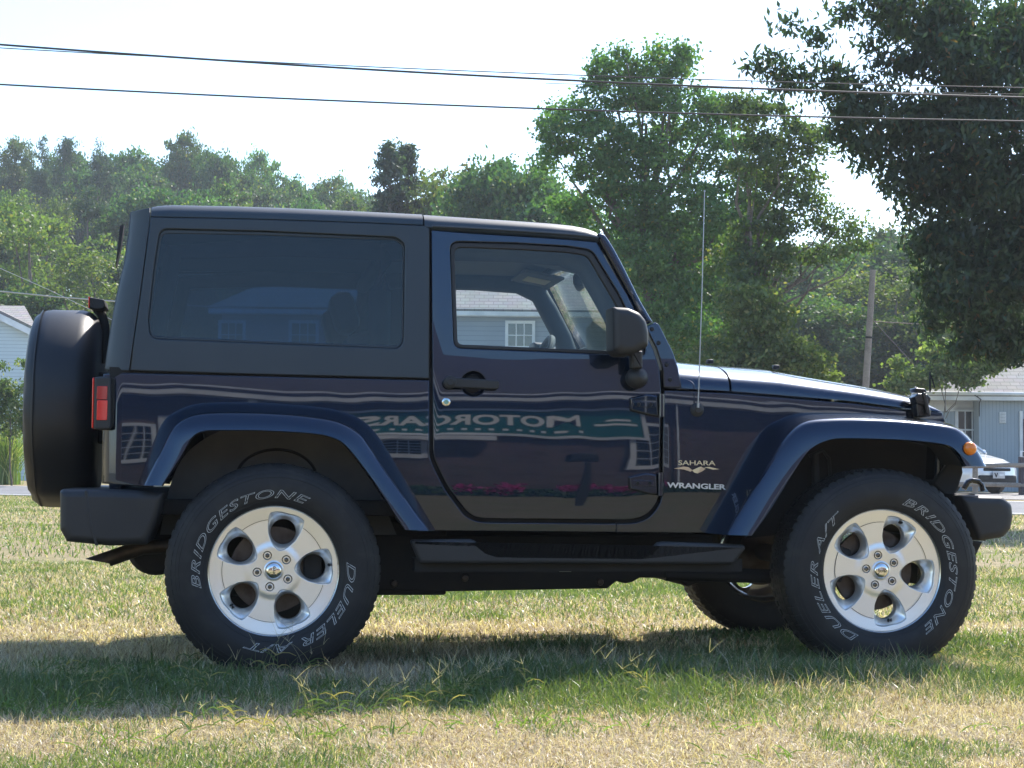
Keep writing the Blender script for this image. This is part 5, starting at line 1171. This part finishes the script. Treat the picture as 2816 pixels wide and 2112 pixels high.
sbox('corner_trim', (X4(2806.5), -.03, 1.18), (.09, .07, 2.36), TRIM, o); sbox('door', (X4(2845), -.015, 1.08), (.72, .05, 2.1), mat('dark_purple_door', (.045,.028,.06), .5), o)
cb = MB(); cb.tube([(X4(2604), -.45, zf+.55), (X4(2655), -.47, zf+.12), (X4(2690), -.45, ze-.02), (X4(2693), -.06, ze-.1), (X4(2693), -.05, ze-.5)], .014, 6); cb.build('service_cable', BLK, o)
# --- utility pole and wires
WOOD = noisemat('weathered_wood', [(0, (.30,.255,.215), 0, 1), (3, (.21,.175,.15), .4, .65), (40, (.38,.33,.285), .5, .7)], bump=(25, .5, .01))
D5 = 43; pt_ = atd(2400.5, 742, D5); pb_ = atd(2370, 1240, D5); pb_ = pb_+(pb_-pt_)/np.linalg.norm(pb_-pt_)*((pb_[2]-float(ground_h(pb_[0], pb_[1])))+.3)
up_ = empty('utility_pole', tuple(pb_)); tag(up_, 'leaning weathered wooden utility pole beyond the hood', 'utility pole')
pp = MB(); pp.tube([np.zeros(3), (pt_-pb_)*.5, pt_-pb_], [.092,.086,.072], 16); pp.build('pole', WOOD, up_)
a_ = pt_-pb_; tt_ = (1-(900-742)/(1240-742)*.83); bb_ = MB(); pm = a_*.71; bb_.tube([pm, pm+a_/np.linalg.norm(a_)*.05], .086, 16); bb_.build('pole_band', BLK, up_)
gw = MB(); g0 = atd(2405, 886, D5); g1 = atd(2520, 1010, D5+3); gw.tube([g0, g1], .012, 6); tag(gw.build('guy_wire', STEEL), 'pale guy wire slanting down right from the utility pole', 'wire')
gw = MB(); g0 = atd(2402, 884, D5); g1 = atd(2900, 905, D5+2); gw.tube([g0, (g0+g1)/2-np.array([0,0,.04]), g1], .012, 6); tag(gw.build('service_wire', STEEL), 'thin level wire running right from the utility pole band', 'wire')
BW = mat('black_cable', (.03,.03,.035), .5); SW = mat('silver_cable', (.45,.46,.47), .35, .8)
def wire(name, pts, D, rad, m, label, xa=-900):
    P = [(-700, None)]; xs_ = [p[0] for p in pts]; pf = np.polyfit(xs_, [p[1] for p in pts], min(2, len(pts)-1)); mb = MB()
    mb.tube([atd(x, np.polyval(pf, x), D*.70) for x in np.linspace(xa, 3800, 40)], rad*.70, 6); tag(mb.build(name, m), label, 'wire')
wire('overhead_cable', [(0,232),(700,268),(1502,298),(2200,321),(2816,333)], 30, .0155, BW, 'lowest overhead cable, a single black line across the sky')
wire('overhead_cable', [(0,124),(764,172),(1400,215),(2100,245),(2816,267)], 30.6, .019, BW, 'thickest overhead cable, upper pair, heavier black line')
wire('overhead_wire', [(0,133),(560,160),(1400,199),(2100,226),(2816,240)], 31.2, .0095, BW, 'thin top overhead wire crossing the thickest cable at left')
wire('overhead_wire', [(1600,232),(2100,246),(2500,254),(2816,259)], 30.9, .006, BW, 'thinnest grey overhead wire beside the thickest cable at right', 1500)
mb = MB(); mb.tube([atd(x, np.interp(x, [-300, 0, 150, 307, 700], [765, 801, 816, 828, 850]), 46) for x in (-300, -100, 0, 75, 150, 230, 307, 500, 700)], .018, 6); tag(mb.build('service_wire', SW), 'shining silver wire behind the third brake light', 'wire')
mb = MB(); mb.tube([atd(-40, 720, 60), atd(130, 795, 60), atd(330, 890, 60)], .011, 6); tag(mb.build('service_wire', SW), 'faint wire sloping down before the pale yellow-green trees', 'wire')
# --- split rail fence on the far side of the road, right
D6 = 43; kf = D6/F; ff = empty('rail_fence', tuple(on_ground(2700, D6))); tag(ff, 'low weathered split rail fence in front of the silver car', 'fence'); gz = float(ff.location.z); fl_ = np.array(ff.location)
def fpt(px, py, dy=0): return atd(px, py, D6+dy)-fl_
for px in (2550, 2682):
    mb = MB(); a = fpt(px, 1283); b = fpt(px, 1352); b[2] -= .25; mb.tube([b, (a+b)/2, a], [.075,.072,.068], 7); mb.build('post', WOOD, ff)
mb = MB(); a = fpt(2814, 1256); b = fpt(2812, 1358); b[2] -= .3; mb.box((a+b)/2, (.17, .17, abs(a[2]-b[2])), bev=.01); mb.build('post', mat('dark_stained_post', (.06,.045,.055), .7), ff)
for pts in ([(2480,1334),(2682,1331),(2812,1334)], [(2682,1281),(2740,1279.5),(2812,1279)], [(2480,1283),(2682,1281)], [(2812,1279),(2960,1278)], [(2812,1334),(2960,1334)]):
    mb = MB(); mb.tube([fpt(p[0], p[1], -.06) for p in pts], .062, 7); mb.build('rail', WOOD, ff)
nb_ = MB(); c = fpt(2813, 1249, -.12); nb_.box(c, (.15, .02, .145), bev=.004); nbo = nb_.build('number_board', TRIM, ff)
v, f = textmesh('1', .15, extrude=.004, offset=.01); MB().add([(c[0]-.032+p[0], c[1]-.016-p[2], c[2]-.05+p[1]) for p in v], f).build('number', BLK, nbo)

# ================================================================== SILVER CAR BEHIND THE FENCE
D7 = 47.5; SC = place('parked_car', 2740, 44.0, 0); tag(SC, 'silver hatchback parked nose-on beyond the rail fence at right', 'car')
SC.scale = (1, 1, 1.06); SC.rotation_euler.z = YAW+R(30)      # nose towards the camera, a little to the right
CARP = mat('silver_car_paint', (.78,.80,.82), .3, .25, 1, coatr=.03); CGL = mat('car_window_glass', (.20,.23,.25), .12, coat=1)  # glass base kept pale, sun glare put into its colour
# local: x right across the car, y from nose (0) backwards, z up
def sect(y, prof): return [(x, y, z) for x, z in prof]+[(-x, y, z) for x, z in prof[::-1]]
body = [(-.02,[(.55,.28),(.62,.42),(.60,.60),(.45,.68),(0,.70)]),(.10,[(.78,.22),(.84,.42),(.82,.62),(.62,.76),(0,.79)]),(.45,[(.84,.20),(.885,.45),(.87,.70),(.70,.86),(0,.89)]),(1.05,[(.86,.20),(.90,.48),(.885,.80),(.75,.97),(0,1.0)]),(1.25,[(.86,.20),(.90,.48),(.89,.84),(.78,1.0),(0,1.03)]),(2.6,[(.86,.20),(.90,.5),(.895,.88),(.80,1.0),(0,1.02)]),(3.9,[(.86,.24),(.90,.5),(.88,.9),(.80,1.02),(0,1.03)]),(4.2,[(.76,.32),(.82,.5),(.80,.9),(.70,1.0),(0,1.01)])]
mb = MB(); mb.loft([sect(y, p) for y, p in body], True, True, True); mb.build('body', CARP, SC, angle=50)
cab = [(1.12,[(.76,.98),(.76,1.0),(0,1.02)]),(1.9,[(.72,.99),(.60,1.47),(0,1.50)]),(2.3,[(.72,.99),(.60,1.53),(0,1.56)]),(3.3,[(.72,.99),(.58,1.49),(0,1.52)]),(4.0,[(.70,.99),(.60,1.15),(0,1.18)])]
mb = MB(); mb.loft([sect(y, p) for y, p in cab], True, True, True); mb.build('window_glass', CGL, SC, angle=40)
mb = MB()
mb.loft([sect(y, p) for y, p in [(1.86,[(.635,1.44),(.615,1.475),(0,1.515)]),(2.3,[(.635,1.50),(.61,1.545),(0,1.575)]),(3.3,[(.625,1.46),(.59,1.505),(0,1.535)])]], True, True, True)
for s in (-1, 1):
    for a, b in (((.765*s,1.10,1.0),(.62*s,1.88,1.475)),((.735*s,2.55,1.0),(.60*s,2.5,1.54)),((.72*s,4.0,1.02),(.60*s,3.3,1.49))): mb.tube([a, b], .035, 6)
mb.build('roof', CARP, SC)
mb = MB(); mb.box((0, .0, .36), (1.30, .16, .20), bev=.04); mb.build('lower_grille', BLK, SC)
mb = MB(); mb.box((0, .015, .60), (.95, .12, .075), bev=.02); mb.build('upper_grille', BLK, SC)
HLM = mat('headlight_lens', (.75,.78,.82), .06, .5, 1)
for s in (-1, 1):
    mb = MB(); mb.loft([[(s*.50, -.0, .60), (s*.74, .10, .64), (s*.84, .34, .72), (s*.72, .20, .735), (s*.52, .03, .69)], [(s*.48, .06, .60), (s*.70, .16, .64), (s*.80, .40, .72), (s*.68, .26, .735), (s*.50, .09, .69)]], True, True, True); mb.build('headlight', HLM, SC)
    mb = MB(); mb.box((s*.90, 1.35, 1.04), (.16, .09, .12), bev=.03); mb.build('wing_mirror', CARP, SC)
mb = MB(); mb.box((0, -.085, .47), (.42, .016, .17), bev=.004); lp_ = mb.build('licence_plate', mat('plate_grey', (.50,.52,.54), .5), SC)
mb = MB(); mb.add([(-.17,-.0945,.52),(-.13,-.0945,.52),(-.10,-.0945,.46),(-.07,-.0945,.52),(-.03,-.0945,.52),(-.085,-.0945,.41),(-.115,-.0945,.41)], [(0,1,2,6),(6,2,5),(2,3,4,5)]); mb.build('plate_emblem', BLK, lp_)
mb = MB(); mb.box((.09, -.0945, .47), (.15, .003, .05)); mb.build('plate_emblem', WHITE, lp_)
for sx in (-1, 1):
    for y in (.82, 3.42):
        wl = MB(); wl.lathe([(.20,-.10),(.29,-.10),(.315,-.07),(.32,.0),(.315,.07),(.29,.10),(.2,.10)], 30, 'X', (sx*.80, y, .32)); w_o = wl.build('wheel', RUB, SC)
        rm_ = MB(); rm_.lathe([(.21,sx*.098),(.195,sx*.09),(.185,sx*.06)], 30, 'X', (sx*.80, y, .32)); rm_.lathe([(0,sx*.105),(.05,sx*.10),(.06,sx*.08)], 16, 'X', (sx*.80, y, .32))
        for k in range(6): a = k*math.pi/3+.3; rm_.tube([(sx*.895, y+.03*math.cos(a), .32+.03*math.sin(a)), (sx*.89, y+.195*math.cos(a), .32+.195*math.sin(a))], [.03,.024], 6)
        rm_.build('rim', SILVD, w_o); dd = MB(); dd.lathe([(0,sx*.05),(.2,sx*.05)], 24, 'X', (sx*.80, y, .32)); dd.build('hub', BLK, w_o)

# ================================================================== SHOP BEHIND THE CAMERA (mirrored in the paint)
YW = -20.0
BRK = bricks('red_brick', (.11,.058,.052), (.20,.115,.095), (.14,.12,.11), .42, .14, .016)
SHOPR = noisemat('brown_shingle_roof', [(0, (.12,.105,.10), 0, 1), (2, (.09,.08,.078), .4, .65), (45, (.17,.15,.14), .5, .7)])
GREEN = mat('green_sign', (.002,.135,.125), .5)
sh_ = empty('brick_shop', (0, YW, 0)); sh_['label'] = 'brick shop with green lettered sign, mirrored in the car door'; sh_['category'] = 'shop'
def refl(px, py, Y=YW): # where the ray mirrored in the flank meets the facade (x only matters)
    d = ray(px, py); P = CAM+d*((-.775-CY)/d[1]); d2 = d*np.array([1, -1, 1]); return (P+d2*((Y-P[1])/d2[1]))[0]
x0_, x1_ = refl(200, 1180), refl(3000, 1180)
sbox('wall', ((x0_+x1_)/2, -4.0, 1.65), (abs(x1_-x0_)+24, 8, 3.3), BRK, sh_)
sbox('fascia', ((x0_+x1_)/2, .52, 3.42), (abs(x1_-x0_)+25, .06, .30), TRIM, sh_); sbox('soffit', ((x0_+x1_)/2, .26, 3.28), (abs(x1_-x0_)+25, .5, .04), TRIM, sh_)
slab('roof', [((x0_+x1_)/2+30, .60, 3.5), ((x0_+x1_)/2-30, .60, 3.5), ((x0_+x1_)/2-30, -4.5, 5.9), ((x0_+x1_)/2+30, -4.5, 5.9)], .1, SHOPR, sh_)
sx0, sx1 = sorted((refl(766, 1170), refl(1752, 1170))); sg = empty('sign_board', (0, 0, 0), sh_)
sbox('board', ((sx0+sx1)/2, .10, 2.47), (sx1-sx0, .08, .86), GREEN, sg)
fr_ = MB()
for z in (2.005, 2.935): fr_.box(((sx0+sx1)/2, .10, z), (sx1-sx0+.2, .11, .075))
for x in (sx0-.05, sx1+.05): fr_.box((x, .10, 2.47), (.075, .10, .87))
fr_.build('border', TRIM, sg)
v, f = textmesh('MOTORCARS', 1, extrude=.01, offset=.03); lo, hi = v.min(0), v.max(0)
ta, tb = refl(1592, 1170), refl(985, 1170)      # M stands at the photo's right; seen from the lawn it reads left to right
MB().add([(ta+(p[0]-lo[0])/(hi[0]-lo[0])*(tb-ta), .147+(.006 if p[2] > 0 else 0), 2.33+(p[1]-lo[1])/(hi[1]-lo[1])*.40) for p in v], f).build('sign_lettering', WHL, sg)
mb = MB()
for k in range(16): mb.box((ta+(tb-ta)*k/15, .145, 2.17), (.09, .01, .07))
mb.box((refl(1690,1170), .145, 2.55), (.32, .01, .06)); mb.box((refl(1690,1170), .145, 2.42), (.55, .01, .06)); mb.build('sign_small_lettering', WHL, sg)
for px, w_, h_, zc in ((362, .55, 1.15, 1.75), (1815, 1.0, 1.4, 1.75), (560, 1.1, .8, 2.2), (2200, .6, 1.4, 1.8), (1085, .8, .5, 1.5)):
    x = refl(px, 1200); wo = empty('shop_window', (0, 0, 0), sh_)
    sbox('pane', (x, .02, zc), (w_, .03, h_), DGLASS, wo); mb = MB(); t = .09
    for s in (-1, 1): mb.box((x+s*(w_/2+t/2), .03, zc), (t, .08, h_+2*t)); mb.box((x, .03, zc+s*(h_/2+t/2)), (w_, .078, t*(1.5 if s < 0 else 1)))
    for k in range(1, 4): mb.box((x-w_/2+w_*k/4, .04, zc), (.02, .03, h_))
    for k in range(1, 5): mb.box((x, .042, zc-h_/2+h_*k/5), (w_, .03, .02))
    mb.build('frame', TRIM, wo)
for px in (300, 690, 1900, 2400): x = refl(px, 1200); sbox('porch_post', (x, .40, 1.62), (.14, .14, 3.24), TRIM, sh_)
sbox('flower_box', (refl(1180, 1230), .28, 1.86), (2.0, .3, .14), TRIM, sh_)
# petunia bed and hedge at the foot of the wall
PET = leafmat('petunia_bed', .3, .03); P = []; T = []
for px in (1218, 1250, 1325, 1350, 1372, 1385, 1548, 1572, 1640, 1665, 1690, 1712, 1860, 1885, 2150, 600, 640):
    x = refl(px, 1320); n = 110; q = np.c_[x+rng.normal(0, .085, n), .75+rng.normal(0, .18, n), .24+rng.normal(0, .06, n)+.1*math.sin(px)]; P.append(q); T.append(np.tile([.50,.03,.27], (n, 1))*rng.uniform(.7, 1.2, (n, 1)))
n = 9000; q = np.c_[rng.uniform(x1_ if x1_ < x0_ else x0_, max(x0_, x1_), n), .7+rng.normal(0, .25, n), rng.uniform(.02, .26, n)]; P.append(q); T.append(np.tile([.05,.10,.03], (n, 1))*rng.uniform(.6, 1.4, (n, 1)))
V, Q = leaf_cards(np.concatenate(P), .12, .8, 0, 3); pb2 = npmesh('petunia_bed', V, Q, PET, tint=np.concatenate(T)); pb2.location = (0, YW, 0); tag(pb2, 'bed of pink petunias at the foot of the brick shop', 'flowers', kind='stuff')
x = refl(1610, 1300, -13.5); mb = MB(); mb.box((x, -13.5, .55), (.07, .07, 1.1)); lb = mb.build('mailbox', BLK); tag(lb, 'dark mailbox post mirrored in the lower car door', 'mailbox'); mb = MB(); mb.box((x, -13.5, 1.2), (.34, .16, .18), bev=.04); mb.build('box', BLK, lb)

# ================================================================== HAZE
hb = MB(); hb.box((40, 190, 34), (700, 480, 72)); hz = hb.build('haze', None); tag(hz, kind='stuff')
hm = bpy.data.materials.new('thin_air'); hm.use_nodes = True; n = hm.node_tree; n.nodes.remove(n.nodes['Principled BSDF'])
vp = n.nodes.new('ShaderNodeVolumePrincipled'); vp.inputs['Color'].default_value = (.82,.90,1,1); vp.inputs['Density'].default_value = .0005; vp.inputs['Anisotropy'].default_value = .35
n.links.new(vp.outputs[0], n.nodes['Material Output'].inputs['Volume']); hz.data.materials.append(hm)
